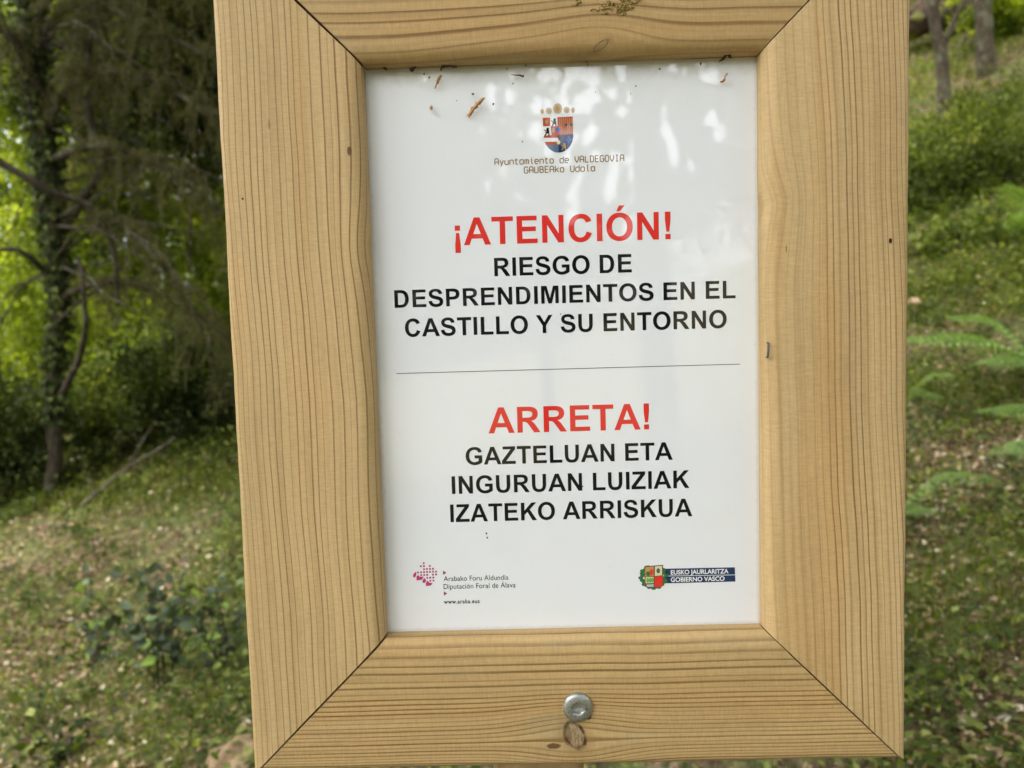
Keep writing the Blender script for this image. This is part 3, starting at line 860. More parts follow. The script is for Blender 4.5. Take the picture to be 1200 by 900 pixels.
def tubes(lines, seg=7):
    """lines: list of (points (k,3), radii (k)) -> triangulated tapering tubes"""
    Vs, Fs, off = [], [], 0
    for P, R in lines:
        P = np.asarray(P, float); R = np.asarray(R, float); k = len(P)
        T = unit(np.gradient(P, axis=0)); ref = np.array([0.31, 0.2, 0.93]) if abs(T[0][2]) < 0.8 else np.array([1.0, 0.1, 0])
        U = unit(np.cross(T, ref)); W = np.cross(T, U)
        a = np.linspace(0, 2 * np.pi, seg, endpoint=False)
        ring = P[:, None] + R[:, None, None] * (U[:, None] * np.cos(a)[None, :, None] + W[:, None] * np.sin(a)[None, :, None])
        Vs.append(ring.reshape(-1, 3))
        i, j = np.meshgrid(np.arange(k - 1), np.arange(seg), indexing='ij'); j2 = (j + 1) % seg
        q = np.stack([i * seg + j, i * seg + j2, (i + 1) * seg + j2, (i + 1) * seg + j], -1).reshape(-1, 4)
        Fs.append(np.concatenate([q[:, [0, 1, 2]], q[:, [0, 2, 3]]]) + off); off += k * seg
    return np.concatenate(Vs), np.concatenate(Fs)
def spline(P, n):
    P = np.asarray(P, float); k = len(P)
    t = np.linspace(0, k - 1, n); i = np.clip(t.astype(int), 0, k - 2); f = (t - i)[:, None]
    p0 = P[np.maximum(i - 1, 0)]; p1 = P[i]; p2 = P[i + 1]; p3 = P[np.minimum(i + 2, k - 1)]
    return 0.5 * ((2 * p1) + (-p0 + p2) * f + (2 * p0 - 5 * p1 + 4 * p2 - p3) * f ** 2 + (-p0 + 3 * p1 - 3 * p2 + p3) * f ** 3)
def limb(px, dist, r, n=24, wig=0.01):
    """px: [(x, y, optional distance)] traced points of the photograph, placed at their real distance"""
    P = np.array([tuple(B(q[0], q[1], q[2] if len(q) > 2 else dist)) for q in px])
    L = spline(P, n); L += rng.normal(0, wig, L.shape) * np.linspace(0.2, 1, n)[:, None]
    R = np.interp(np.linspace(0, 1, n), np.linspace(0, 1, len(r)), r)
    return L, R

def bark(name, c1, c2, c3, scale=1.0, lichen=0.5):
    g = G(name); tc = g.node('ShaderNodeTexCoord'); mp = g.node('ShaderNodeMapping'); g.l.new(tc.outputs['Object'], mp.inputs[0])
    mp.inputs['Scale'].default_value = (40 * scale, 40 * scale, 9 * scale)
    n = g.noise(mp.outputs[0], 1, 5, 0.65); n2 = g.noise(tc.outputs['Object'], 6, 4, 0.6)
    cc = g.ramp(n, [(0.3, c1), (0.65, c2)])
    cc = g.mix(g.sstep(0.52, 0.66, n2) * lichen, cc, c3)
    g.bsdf(cc, 0.9, g.bump(n, 0.9, 0.02), spec=0.2)
    return g.mat
M_bark_dark = bark('bark_dark', (0.012, 0.010, 0.007), (0.060, 0.048, 0.030), (0.15, 0.15, 0.10))
M_bark_grey = bark('bark_grey', (0.035, 0.028, 0.020), (0.13, 0.105, 0.075), (0.26, 0.26, 0.22), lichen=0.7)
M_bark_brown = bark('bark_brown', (0.018, 0.014, 0.009), (0.085, 0.066, 0.042), (0.14, 0.15, 0.10), lichen=0.6)
M_twig = bark('bark_twig', (0.03, 0.022, 0.012), (0.11, 0.085, 0.05), (0.14, 0.14, 0.08))

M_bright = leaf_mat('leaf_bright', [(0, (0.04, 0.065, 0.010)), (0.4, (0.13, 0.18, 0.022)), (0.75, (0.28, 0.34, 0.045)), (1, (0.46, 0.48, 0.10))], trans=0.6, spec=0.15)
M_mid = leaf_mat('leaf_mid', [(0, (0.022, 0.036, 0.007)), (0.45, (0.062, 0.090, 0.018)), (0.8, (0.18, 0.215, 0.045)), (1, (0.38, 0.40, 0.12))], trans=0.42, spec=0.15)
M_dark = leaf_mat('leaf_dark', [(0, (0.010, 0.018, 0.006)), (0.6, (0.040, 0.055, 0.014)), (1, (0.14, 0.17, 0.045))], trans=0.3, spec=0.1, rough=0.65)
M_blueg = leaf_mat('leaf_bluegreen', [(0, (0.028, 0.042, 0.022)), (0.7, (0.09, 0.12, 0.07)), (0.88, (0.16, 0.22, 0.09)), (1, (0.24, 0.36, 0.07))], trans=0.3, rough=0.6, spec=0.2)
M_needle = leaf_mat('needle', [(0, (0.030, 0.032, 0.008)), (0.6, (0.085, 0.085, 0.024)), (0.9, (0.15, 0.14, 0.055)), (1, (0.20, 0.24, 0.05))], trans=0.35, spec=0.15)
M_grass = leaf_mat('grass', [(0, (0.055, 0.07, 0.010)), (0.5, (0.125, 0.155, 0.022)), (0.85, (0.27, 0.30, 0.06)), (1, (0.52, 0.45, 0.18))], trans=0.45, spec=0.12)
M_litter = leaf_mat('litter', [(0, (0.06, 0.035, 0.016)), (0.3, (0.20, 0.125, 0.06)), (0.55, (0.38, 0.26, 0.145)), (0.80, (0.48, 0.37, 0.21)), (0.95, (0.68, 0.60, 0.45)), (0.975, (0.80, 0.76, 0.66)), (1, (0.48, 0.18, 0.10))],
                    trans=0.12, rough=0.6)
M_fern = leaf_mat('fern_leaf', [(0, (0.09, 0.16, 0.035)), (1, (0.22, 0.34, 0.10))], trans=0.35, spec=0.2)

def scatter(n, ang_lo, ang_hi, y0, y1, p=2.0):
    """ground points in a wedge of directions x / distance, between two distances"""
    a = rng.uniform(ang_lo, ang_hi, n)
    Y = (y0 ** p + rng.random(n) * (y1 ** p - y0 ** p)) ** (1 / p)
    return a * Y - 0.03, Y - 0.585
def patch(x, y, f, seed):
    """smooth 0..1 patchiness on the ground"""
    r = np.random.default_rng(seed); v = 0
    for i in range(7):
        k = r.normal(0, 1, 2) * f * 1.5 ** (i * 0.6); v = v + np.sin(k[0] * x + k[1] * y + r.uniform(0, 6.28)) / (1 + i * 0.4)
    return 1 / (1 + np.exp(-v * 1.3))

WEDGES = [(-0.74, -0.26, 1.0), (0.44, 0.76, 1.0), (-0.26, 0.44, 0.25), (-1.5, -0.74, 0.25), (0.76, 1.5, 0.25)]
# leaf litter ------------------------------------------------------
parts = []
for lo, hi, q in WEDGES:
    for n, y0, y1, sz, p in ((24000, 0.3, 7, 0.027, 1.55), (15000, 6, 20, 0.045, 1.7)):
        n = int(n * q * (2 if hi - lo > 0.7 else 1)); x, y = scatter(n, lo, hi, y0, y1, p)
        keep = rng.random(n) < 0.25 + 0.75 * patch(x, y, 2.2, 11); x, y = x[keep], y[keep]; n = len(x)
        C = np.stack([x, y, ground(x, y) + rng.uniform(0.0, 0.02, n)], 1)
        D = rng.normal(0, 1, (n, 3)) * (1, 1, 0.35)
        t = np.clip(rng.random(n) ** 1.65, 0, 1)
        parts.append(leaves(C, D, sz * rng.uniform(0.5, 1.5, n), 0.62, N=rng.normal(0, 0.42, (n, 3)) + (0, 0, 1), fold=0.3, tint=t))
V, F, T = join(parts)
tag(link('leaf_litter', mesh_np('leaf_litter', V, F, T), [M_litter]), 'dry brown and bleached leaves scattered over the slope', kind='stuff')
# grass ------------------------------------------------------------
parts = []
for lo, hi, q in WEDGES:
    for n, y0, y1, hh, p in ((34000, 0.3, 6, 0.065, 1.6), (30000, 5.5, 20, 0.11, 1.6)):
        n = int(n * q * (2 if hi - lo > 0.7 else 1)); x, y = scatter(n, lo, hi, y0, y1, p)
        pt = patch(x, y, 1.7, 5); keep = rng.random(n) < np.clip(pt * 1.5 - 0.25, 0.04, 1); x, y, pt = x[keep], y[keep], pt[keep]; n = len(x)
        C = np.stack([x, y, ground(x, y) - 0.01], 1)
        h = hh * rng.uniform(0.4, 1.4, n) * (0.6 + pt * 0.7)
        parts.append(blades(C, h, h * rng.uniform(0.2, 1.1, n), 0.0016 * (1 + (y > 5) * 2) * rng.uniform(0.6, 1.6, n), tint=np.clip(rng.normal(0.43, 0.27, n), 0, 1)))
V, F, T = join(parts)
tag(link('grass', mesh_np('grass', V, F, T), [M_grass]), 'short green grass growing in patches on the slope', kind='stuff')
# ground cover: small leafy plants ---------------------------------
parts = []
for lo, hi, q in WEDGES:
    for n, k, y0, y1, sz, p in ((2400, 14, 0.3, 6.5, 0.030, 1.6), (4200, 13, 6, 20, 0.045, 1.6)):
        n = int(n * q * (2 if hi - lo > 0.7 else 1)); x, y = scatter(n, lo, hi, y0, y1, p)
        pt = patch(x, y, 2.0, 23); keep = rng.random(n) < np.clip(pt * 1.5 - 0.2, 0.05, 1); x, y = x[keep], y[keep]; n = len(x)
        pc = np.stack([x, y, ground(x, y)], 1); spread = sz * rng.uniform(1.5, 4, n)
        C = np.repeat(pc, k, 0) + rng.normal(0, 1, (n * k, 3)) * np.repeat(spread, k)[:, None] * (1, 1, 0.25)
        C[:, 2] += np.abs(rng.normal(0, 1, n * k)) * np.repeat(spread, k) * 0.7 + 0.01
        D = C - np.repeat(pc, k, 0); D[:, 2] *= 0.4
        t = np.clip(np.repeat(rng.random(n), k) * 0.6 + rng.random(n * k) * 0.4, 0, 1)
        parts.append(leaves(C, D + rng.normal(0, .01, D.shape), sz * rng.uniform(0.6, 1.5, n * k), 0.6, N=rng.normal(0, 0.4, (n * k, 3)) + (0, 0, 1), tint=t))
V, F, T = join(parts)
tag(link('ground_cover_plants', mesh_np('ground_cover_plants', V, F, T), [M_mid]), 'low leafy weeds and ivy covering the slope', kind='stuff')

# ------------------------------------------------------------------ bushes (each a thing: stems and foliage)
def bush(name, label, px, py, dist, rx, ry, rz, nleaf, size, mat, stems=14, group=None, aspect=0.55, clump=26, depth=None):
    """px, py: pixel where the bush's middle shows; radii in metres"""
    c = np.array(B(px, py, dist)); gz_ = float(ground(c[0], c[1])); base = np.array([c[0], c[1], gz_])
    t = empty(name, tuple(base), label, 'shrub', group)
    top = c[2] - gz_
    nc = clump * 5
    u = unit(rng.normal(0, 1, (nc, 3))) * (rng.random((nc, 1)) ** 0.45) * (rx, ry, rz) * (1 + 0.25 * rng.normal(0, 1, (nc, 1))) + (0, 0, top)
    gg = ground(base[0] + u[:, 0], base[1] + u[:, 1]) - base[2]
    u[:, 2] = np.maximum(u[:, 2], gg + 0.03)
    idx = rng.integers(0, nc, nleaf)
    C = u[idx] + rng.normal(0, 1, (nleaf, 3)) * min(rx, rz) * 0.16
    D = C - (0, 0, top * 0.6) + rng.normal(0, 0.3, C.shape)
    tt = np.clip(rng.random(nc)[idx] * 0.6 + rng.random(nleaf) * 0.4, 0, 1)
    V, F, T = leaves(C, D, size * rng.uniform(0.6, 1.4, nleaf), aspect, tint=tt)
    link('foliage', mesh_np('foliage', V, F, T), [mat], t)
    ls = []
    for k in range(stems):
        e = u[rng.integers(0, nc)]; mid = e * (0.5, 0.5, 0.45) + rng.normal(0, 0.04, 3)
        P = spline([(rng.normal(0, .06), rng.normal(0, .06), -0.05), mid, e], 8); ls.append((P, np.linspace(0.012, 0.003, 8)))
    V, F = tubes(ls, 5); link('stems', mesh_np('stems', V, F, smooth=True), [M_twig], t)
    return t
bush('leafy_bush', 'dense dark green bush on the slope at the right edge, below the forked tree', 1150, 185, 8.4, 1.05, 0.7, 0.60, 12000, 0.05, M_mid, 20)
bush('leafy_bush', 'leafy shrub below the forked tree, against the right board', 1085, 215, 8.2, 0.45, 0.4, 0.42, 5000, 0.05, M_mid, 10)
bush('leafy_bush', 'low pale green undergrowth bush in front of the dark bush at the right', 1150, 275, 7.1, 0.8, 0.4, 0.20, 5500, 0.05, M_mid, 12)
bush('mossy_bush', 'yellow green bush at the top right corner near the thick trunk', 1190, 20, 13.2, 0.8, 0.6, 0.45, 5000, 0.09, M_bright, 10)
bush('evergreen_bush', 'very dark evergreen bush at the foot of the tree beside the left frame board', 215, 450, 6.6, 0.62, 0.5, 0.44, 16000, 0.045, M_dark, 16)
bush('evergreen_bush', 'dark green bush at the left edge of the photo behind the pale trunk foot', -5, 520, 6.0, 0.42, 0.4, 0.50, 11000, 0.045, M_dark, 12)
bush('evergreen_bush', 'dark shrub standing just right of the ivy covered trunk', 118, 480, 6.5, 0.42, 0.4, 0.34, 6000, 0.045, M_mid, 10)

# sapling with bluish leaves ----------------------------------------
_protos = {}
def leaf_proto(mat, i):
    if (mat.name, i) not in _protos:
        v = [(0, 0, 0), (.18, .20, .05), (.45, .31, .09), (.78, .17, .03), (1, 0, -.10), (.78, -.17, .03), (.45, -.31, .09), (.18, -.20, .05), (.45, 0, -.01)]
        f = [(0, 8, 1), (1, 8, 2), (2, 8, 3), (3, 8, 4), (4, 8, 5), (5, 8, 6), (6, 8, 7), (7, 8, 0)]
        me = mesh_np('leaf', np.array(v), np.array(f), np.full(9, i / 7)); me.materials.append(mat); _protos[(mat.name, i)] = me
    return _protos[(mat.name, i)]
def sapling(label, px, py, dist, h, spread, nst, nleaf, size, mat):
    c = B(px, py, dist); base = (c.x, c.y, float(ground(c.x, c.y)))
    t = empty('leafy_sapling', base, label, 'plant')
    ls, Cs, Ds = [], [], []
    for k in range(nst):
        e = np.array([rng.normal(0, spread), rng.normal(0, spread), h * rng.uniform(0.6, 1.05)])
        P = spline([(rng.normal(0, .02), rng.normal(0, .02), -0.02), e * (0.3, 0.3, 0.5) + rng.normal(0, .02, 3), e], 10); ls.append((P, np.linspace(0.0045, 0.0014, 10)))
        for q in range(nleaf):
            s = P[rng.integers(4, 10)]; Cs.append(s + rng.normal(0, 0.012, 3)); Ds.append(rng.normal(0, 1, 3) * (1, 1, .5))
            if rng.random() < 0.4:
                e2 = s + rng.normal(0, 0.07, 3); ls.append((spline([s, e2], 4), np.linspace(.0015, .0008, 4))); Cs.append(e2); Ds.append(e2 - s)
    for c_, d_ in zip(Cs, Ds):          # every leaf is a piece of its own; eight tints share the mesh
        d_ = Vector(d_).normalized(); n_ = Vector(rng.normal(0, 1, 3) + (0, 0, .9)); s_ = d_.cross(n_).normalized(); u_ = s_.cross(d_)
        k_ = size * rng.uniform(.7, 1.4)
        o = bpy.data.objects.new('leaf', leaf_proto(mat, int(8 * rng.random() ** 1.3))); col.objects.link(o); o.parent = t
        o.matrix_local = Matrix(((d_.x * k_, s_.x * k_, u_.x * k_, c_[0]), (d_.y * k_, s_.y * k_, u_.y * k_, c_[1]), (d_.z * k_, s_.z * k_, u_.z * k_, c_[2]), (0, 0, 0, 1)))
    V, F = tubes(ls, 5); link('stems', mesh_np('stems', V, F, smooth=True), [M_bark_dark], t)
sapling('thin stemmed sapling with bluish leaves, beside the middle of the left board', 190, 800, 3.1, 0.52, 0.15, 9, 17, 0.050, M_blueg)
sapling('small bluish leaved sapling touching the left board', 262, 765, 3.0, 0.38, 0.10, 5, 12, 0.045, M_blueg)
sapling('low leafy seedling in the litter at the bottom left corner', 60, 840, 2.7, 0.16, 0.12, 6, 9, 0.045, M_mid)
sapling('low bluish seedling left of the taller sapling', 105, 720, 3.7, 0.22, 0.12, 6, 10, 0.045, M_blueg)

# taller weeds thickening the slope
parts = []
for lo, hi, n, y0, y1, hh in ((0.44, 0.78, 900, 2.6, 11, 0.16), (-0.78, -0.28, 520, 3.6, 9, 0.13), (-0.28, 0.44, 420, 4.0, 11, 0.14)):
    x, y = scatter(n, lo, hi, y0, y1, 1.7); pt = patch(x, y, 1.1, 41); keep = rng.random(n) < pt * 1.3 - 0.1; x, y = x[keep], y[keep]; n = len(x)
    k = 26; pc = np.stack([x, y, ground(x, y)], 1); hs = hh * rng.uniform(0.5, 1.4, n)
    C = np.repeat(pc, k, 0); H = np.repeat(hs, k)
    C = C + rng.normal(0, 0.38, (n * k, 3)) * H[:, None] * (1.3, 1.3, 0); C[:, 2] += rng.random(n * k) ** 0.7 * H
    D = rng.normal(0, 1, (n * k, 3)) * (1, 1, .5)
    parts.append(leaves(C, D, rng.uniform(0.02, 0.05, n * k) * (1 + np.repeat(y, k) * 0.05), 0.55, N=rng.normal(0, .5, (n * k, 3)) + (0, 0, 1), tint=np.clip(np.repeat(rng.random(n), k) * .6 + rng.random(n * k) * .4 - .08, 0, 1)))
V, F, T = join(parts)
tag(link('undergrowth', mesh_np('undergrowth', V, F, T), [M_mid]), 'knee high weeds and brambles thickening the slope', kind='stuff')

# ------------------------------------------------------------------ ferns
def fern(label, base_px, tips, group=None):
    dist = hit(*base_px); c = B(base_px[0], base_px[1], dist); base = np.array([c.x, c.y, float(ground(c.x, c.y))])
    t = empty('fern', tuple(base), label, 'fern', group)
    for (tx, ty, td, arch) in tips:
        e = np.array(B(tx, ty, dist + td)) - base
        P = spline([(0, 0, 0), e * 0.5 + (0, 0, arch), e], 26)
        V, F = tubes([(P, np.linspace(0.002, 0.0006, 26))], 4); Vs = [(V, F, np.full(len(V), 0.3))]
        L = float(np.linalg.norm(e)); tan = unit(np.gradient(P, axis=0))
        C, D, Z = [], [], []
        for i in range(3, 26):
            s = np.cross(tan[i], (0, 0, 1)); s /= np.linalg.norm(s)
            ln = L * 0.24 * math.sin(math.pi * min(1, (i - 1) / 25) ** 0.8) ** 0.8 + 0.006
            for sg in (-1, 1):
                ax = s * sg + tan[i] * 0.45 + (0, 0, -0.35); ax /= np.linalg.norm(ax)
                for k in range(7):        # leaflets along each pinna
                    q = P[i] + ax * ln * (k / 7)
                    for s2 in (-1, 1):
                        C.append(q); D.append(tan[i] * s2 * 0.9 + ax * 0.6); Z.append(ln * 0.26 * (1 - k / 9))
                C.append(P[i] + ax * ln * 0.8); D.append(ax); Z.append(ln * 0.25)
        n = len(C)
        Vs.append(leaves(np.array(C), np.array(D), np.array(Z), 0.45, N=np.tile((0, 0, 1.0), (n, 1)) + rng.normal(0, .15, (n, 3)), tint=rng.random(n)))
        V, F, T = join(Vs); link('frond', mesh_np('frond', V, F, T), [M_fern], t)
fern('fern with one arching frond reaching right from behind the right board, halfway down', (1040, 612), [(1165, 558, -0.15, 0.10), (1000, 560, 0.1, 0.10), (1100, 600, -0.3, 0.04)])
fern('pale fern frond at the right edge, just below the height of the staple', (1262, 525), [(1150, 480, -0.15, 0.10), (1290, 470, 0.2, 0.1), (1180, 530, -0.4, 0.06)])
fern('broad pale fern with fronds hanging over the slope at the right edge', (1225, 440), [(1058, 396, -0.2, 0.12), (1110, 370, 0.2, 0.14), (1150, 425, -0.4, 0.08), (1290, 380, 0.1, 0.1)])
fern('pale fern leaf at the right edge beside the dark bush', (1235, 285), [(1178, 215, -0.3, 0.10), (1190, 250, -0.5, 0.06), (1260, 220, -0.3, 0.08)])
fern('dull fern low on the slope against the right board, under the tan stone', (1060, 470), [(1120, 440, -0.1, 0.08), (1110, 470, -0.3, 0.05), (1030, 430, 0.1, 0.1)])

# ------------------------------------------------------------------ trees
def world_tree(name, label, cat, lines, mat, foliage=(), group=None, seg=9):
    P0 = lines[0][0][0]
    base = np.array([P0[0], P0[1], P0[2]])
    t = empty(name, tuple(base), label, cat, group)
    V, F = tubes([(lines[0][0] - base, lines[0][1])], seg); link('trunk', mesh_np('trunk', V, F, smooth=True), [mat], t)
    for P, R in lines[1:]:
        V, F = tubes([(P - base, R)], 6); link('branch', mesh_np('branch', V, F, smooth=True), [mat], t)
    for nm, (V, F, T), mm in foliage:
        link(nm, mesh_np(nm, V - base, F, T), [mm], t)
    return t

def droop_twigs(limbs, per_m, length, needles, nl, start=0.12):
    """hanging twigs with needles along limbs"""
    tw, Cs, Ds = [], [], []
    for P, R in limbs:
        seg = np.linalg.norm(np.diff(P, axis=0), axis=1).sum(); n = int(seg * per_m)
        for k in range(n):
            f = rng.uniform(start, 1) * (len(P) - 1); i = min(int(f), len(P) - 2); s = P[i] + (P[i + 1] - P[i]) * (f - i)
            az = rng.uniform(0, 6.28); L = length * rng.uniform(0.4, 1.3)
            out = np.array([math.cos(az), math.sin(az), 0]) * L * rng.uniform(0.25, 0.8)
            e = s + out + (0, 0, -L * rng.uniform(0.15, 1.0))
            Q = spline([s, s + out * 0.55 + (0, 0, L * 0.06), e], 7) + rng.normal(0, .008, (7, 3))
            tw.append((Q, np.linspace(0.0035, 0.0012, 7)))
            m = needles; g_ = rng.uniform(0.1, 1, m) * 5.99; ii = g_.astype(int); c = Q[ii] + (Q[ii + 1] - Q[ii]) * (g_ - ii)[:, None]
            tn = unit(Q[ii + 1] - Q[ii]); Cs.append(c + rng.normal(0, 0.012, c.shape)); Ds.append(tn * 0.7 + rng.normal(0, 0.55, c.shape) + (0, 0, -0.25))
    C = np.concatenate(Cs); D = np.concatenate(Ds); n = len(C)
    f = leaves(C, D, nl * rng.uniform(0.6, 1.4, n), 0.16, tint=np.clip(np.repeat(rng.random(len(Cs)), needles) * 0.6 + rng.random(n) * 0.4, 0, 1))
    return tw, f
d0 = 5.9
trunk = limb([(58, 640), (56, 600), (64, 540), (62, 480), (66, 400), (70, 330), (60, 260), (58, 200), (45, 130), (38, 60), (40, -20), (30, -160), (20, -330)], d0,
             [0.060, 0.056, 0.056, 0.056, 0.058, 0.062, 0.075, 0.078, 0.078, 0.074, 0.07, 0.06, 0.05], 60, 0.006)
bl = [
 limb([(42, 70, 5.9), (70, 15, 5.8), (115, 8, 5.6), (170, 30, 5.4), (230, 60, 5.3), (330, 90, 5.2)], d0, [0.05, 0.035, 0.028, 0.020, 0.012, 0.006], 26, .006),
 limb([(50, 150, 5.9), (90, 95, 5.7), (140, 85, 5.4), (210, 110, 5.2), (300, 170, 5.0)], d0, [0.04, 0.026, 0.022, 0.014, 0.006], 24, .006),
 limb([(72, 270, 5.9), (98, 232, 5.8), (118, 196, 5.7), (108, 150, 5.6), (102, 90, 5.6), (112, 20, 5.6), (130, -60, 5.6)], d0, [0.042, 0.038, 0.036, 0.030, 0.026, 0.02, 0.012], 30, .005),
 limb([(-60, 150, 5.0), (0, 190, 5.1), (55, 222, 5.2), (110, 246, 5.4), (132, 290, 5.5), (140, 360, 5.6)], d0, [0.032, 0.028, 0.024, 0.022, 0.020, 0.008], 26, .006),
 limb([(100, 246, 5.4), (140, 262, 5.4), (180, 300, 5.3), (214, 345, 5.3), (250, 410, 5.2)], d0, [0.018, 0.015, 0.013, 0.010, 0.005], 22, .006),
 limb([(68, 470, 5.9), (84, 440, 5.8), (98, 400, 5.7), (99, 350, 5.6), (92, 300, 5.7)], d0, [0.034, 0.026, 0.022, 0.018, 0.012], 20, .005),
 limb([(62, 330, 5.9), (40, 305, 5.7), (15, 292, 5.6), (-40, 300, 5.5)], d0, [0.03, 0.022, 0.018, 0.010], 16, .006),
 limb([(40, 80, 5.9), (10, 40, 5.6), (-40, 20, 5.4)], d0, [0.04, 0.03, 0.016], 14, .006),
 limb([(55, 190, 5.9), (120, 170, 5.5), (200, 200, 5.3), (250, 240, 5.1), (310, 300, 5.0)], d0, [0.035, 0.024, 0.016, 0.011, 0.006], 24, .006),
 limb([(68, 350, 5.9), (130, 330, 5.7), (200, 350, 5.6), (260, 390, 5.5), (320, 440, 5.5)], d0, [0.03, 0.020, 0.013, 0.010, 0.006], 22, .006),
 limb([(0, 10, 4.4), (20, 60, 4.5), (45, 100, 4.7), (62, 125, 4.9)], d0, [0.006, 0.008, 0.007, 0.004], 12, .004),
 limb([(40, 20, 5.9), (100, -40, 5.6), (190, -30, 5.3), (290, 20, 5.1)], d0, [0.04, 0.03, 0.018, 0.006], 20, .006),
 limb([(150, 300, 5.6), (128, 330, 5.6), (95, 352, 5.7), (60, 385, 5.8)], d0, [0.006, 0.012, 0.012, 0.008], 14, .005),
]
rt = random.Random(31)
for k in range(34):                       # fine bare branches arching off the trunk
    y0 = rt.uniform(-10, 430); x1 = rt.uniform(130, 310) if k % 4 else rt.uniform(-60, -10); yb = y0 + rt.uniform(-50, 90); dz = rt.uniform(-1.0, 0.5)
    x0 = 45 + y0 * 0.05
    bl.append(limb([(x0, y0, 5.9), (x0 * .7 + x1 * .3, y0 * .6 + yb * .4 - rt.uniform(5, 40), 5.9 + dz * .4), (x0 * .35 + x1 * .65, yb - rt.uniform(-10, 30), 5.9 + dz * .8), (x1, yb + rt.uniform(0, 60), 5.9 + dz)], d0,
                   [rt.uniform(.009, .016), .008, .005, .0025], 16, .012))
tw, needles = droop_twigs([bl[i] for i in (0, 1, 2, 4, 8, 9, 11, 7)], 46, 0.44, 95, 0.026)
# ivy on the trunk
n = 6500; i = rng.integers(6, 58, n); a = rng.uniform(0, 6.283, n)
Pp = trunk[0][i] + rng.normal(0, 0.02, (n, 3)); rr = trunk[1][i] * rng.uniform(1.0, 1.5, n)
keepi = (Pp[:, 2] > 0.9)
C = (Pp + np.stack([np.cos(a) * rr, np.sin(a) * rr, np.zeros(n)], 1))[keepi]; ao = a[keepi]; m = len(C)
ivy = leaves(C, np.stack([np.cos(ao) * .4, np.sin(ao) * .4, -np.ones(m)], 1) + rng.normal(0, .35, (m, 3)), 0.045 * rng.uniform(.6, 1.4, m), 0.75, N=np.stack([np.cos(ao), np.sin(ao), np.full(m, .5)], 1))
t1 = world_tree('evergreen_tree', 'dark ivy covered tree with drooping needled branches, left of the sign', 'tree', [trunk] + bl, M_bark_dark,
                [('needle_foliage', needles, M_needle), ('ivy', ivy, M_dark)])
base = np.array(t1.location)
V, F = tubes([(P - base, R) for P, R in tw], 4); link('twigs', mesh_np('twigs', V, F), [M_twig], t1)

# second slim tree behind, and the pale leaning ones at the far left
def crown(center, rad, nleaf, size, clumps=60, aspect=0.55, fill=0.4):
    u = unit(rng.normal(0, 1, (clumps, 3))) * (rng.random((clumps, 1)) ** fill) * rad + center
    idx = rng.integers(0, clumps, nleaf); cs = rng.uniform(0.10, 0.26, clumps)
    C = u[idx] + rng.normal(0, 1, (nleaf, 3)) * (cs[idx] * min(rad))[:, None]
    D = rng.normal(0, 1, (nleaf, 3)) + (0, 0, -0.5)
    return leaves(C, D, size * rng.uniform(.6, 1.4, nleaf), aspect, tint=np.clip(rng.random(clumps)[idx] * .65 + rng.random(nleaf) * .35, 0, 1)), u
def std_tree(name, label, px, dist, top_px, r0, crown_px, rad, nleaf, size, mleaf, mbark, forks=(), group=None, nb=12, clumps=60):
    """trunk from the ground at pixel column px up through top_px; crown centre given as pixel"""
    c = B(px, 450, dist); b0 = np.array([c.x, c.y, float(ground(c.x, c.y)) - 0.05])
    tp = np.array(B(*top_px)); L = spline([b0, b0 * .5 + tp * .5 + rng.normal(0, .06, 3), tp], 20); R = np.linspace(r0, r0 * .45, 20)
    cc = np.array(B(*crown_px)); fol, u = crown(cc, rad, nleaf, size, clumps)
    lines = [(L, R)]
    for k in range(nb):
        e = u[rng.integers(0, len(u))]; s = L[rng.integers(9, 20)]
        lines.append((spline([s, s * .5 + e * .5 + rng.normal(0, .1, 3), e], 8), np.linspace(r0 * .3, r0 * .08, 8)))
    for f in forks: lines.append(f)
    return world_tree(name, label, 'tree', lines, mbark, [('crown', fol, mleaf)], group)

rtrunk = limb([(1106, 190), (1107, 160), (1106, 110), (1104, 70), (1098, 40), (1092, 0), (1086, -60), (1075, -220)], 9.9, [0.095, 0.084, 0.080, 0.075, 0.072, 0.066, 0.055, 0.03], 36, .006)
rf = limb([(1104, 62), (1112, 38), (1124, 12), (1140, -30), (1165, -120)], 9.9, [0.035, 0.034, 0.030, 0.028, 0.012], 20, .008)
rf2 = limb([(1110, 45), (1130, 20), (1160, -10), (1210, -50)], 9.8, [0.012, 0.012, 0.012, 0.006], 14, .008)
f1, _ = crown(np.array(B(1120, -210, 9.9)), np.array([1.9, 1.6, 1.1]), 9000, 0.09)
world_tree('forked_tree', 'slim grey trunk forking into a Y near the top right, above the dark bush', 'tree', [rtrunk, rf, rf2], M_bark_brown, [('crown', f1, M_mid)])
rt2 = limb([(1157, 94), (1155, 66), (1152, 20), (1150, -40), (1140, -180)], 12.3, [0.16, 0.135, 0.12, 0.115, 0.09], 24, .01)
f2, _ = crown(np.array(B(1130, -220, 12.3)), np.array([2.6, 2.0, 1.4]), 8000, 0.11)
world_tree('broad_trunk_tree', 'thicker mossy trunk up the slope near the top right corner', 'tree', [rt2], M_bark_brown, [('crown', f2, M_mid)])

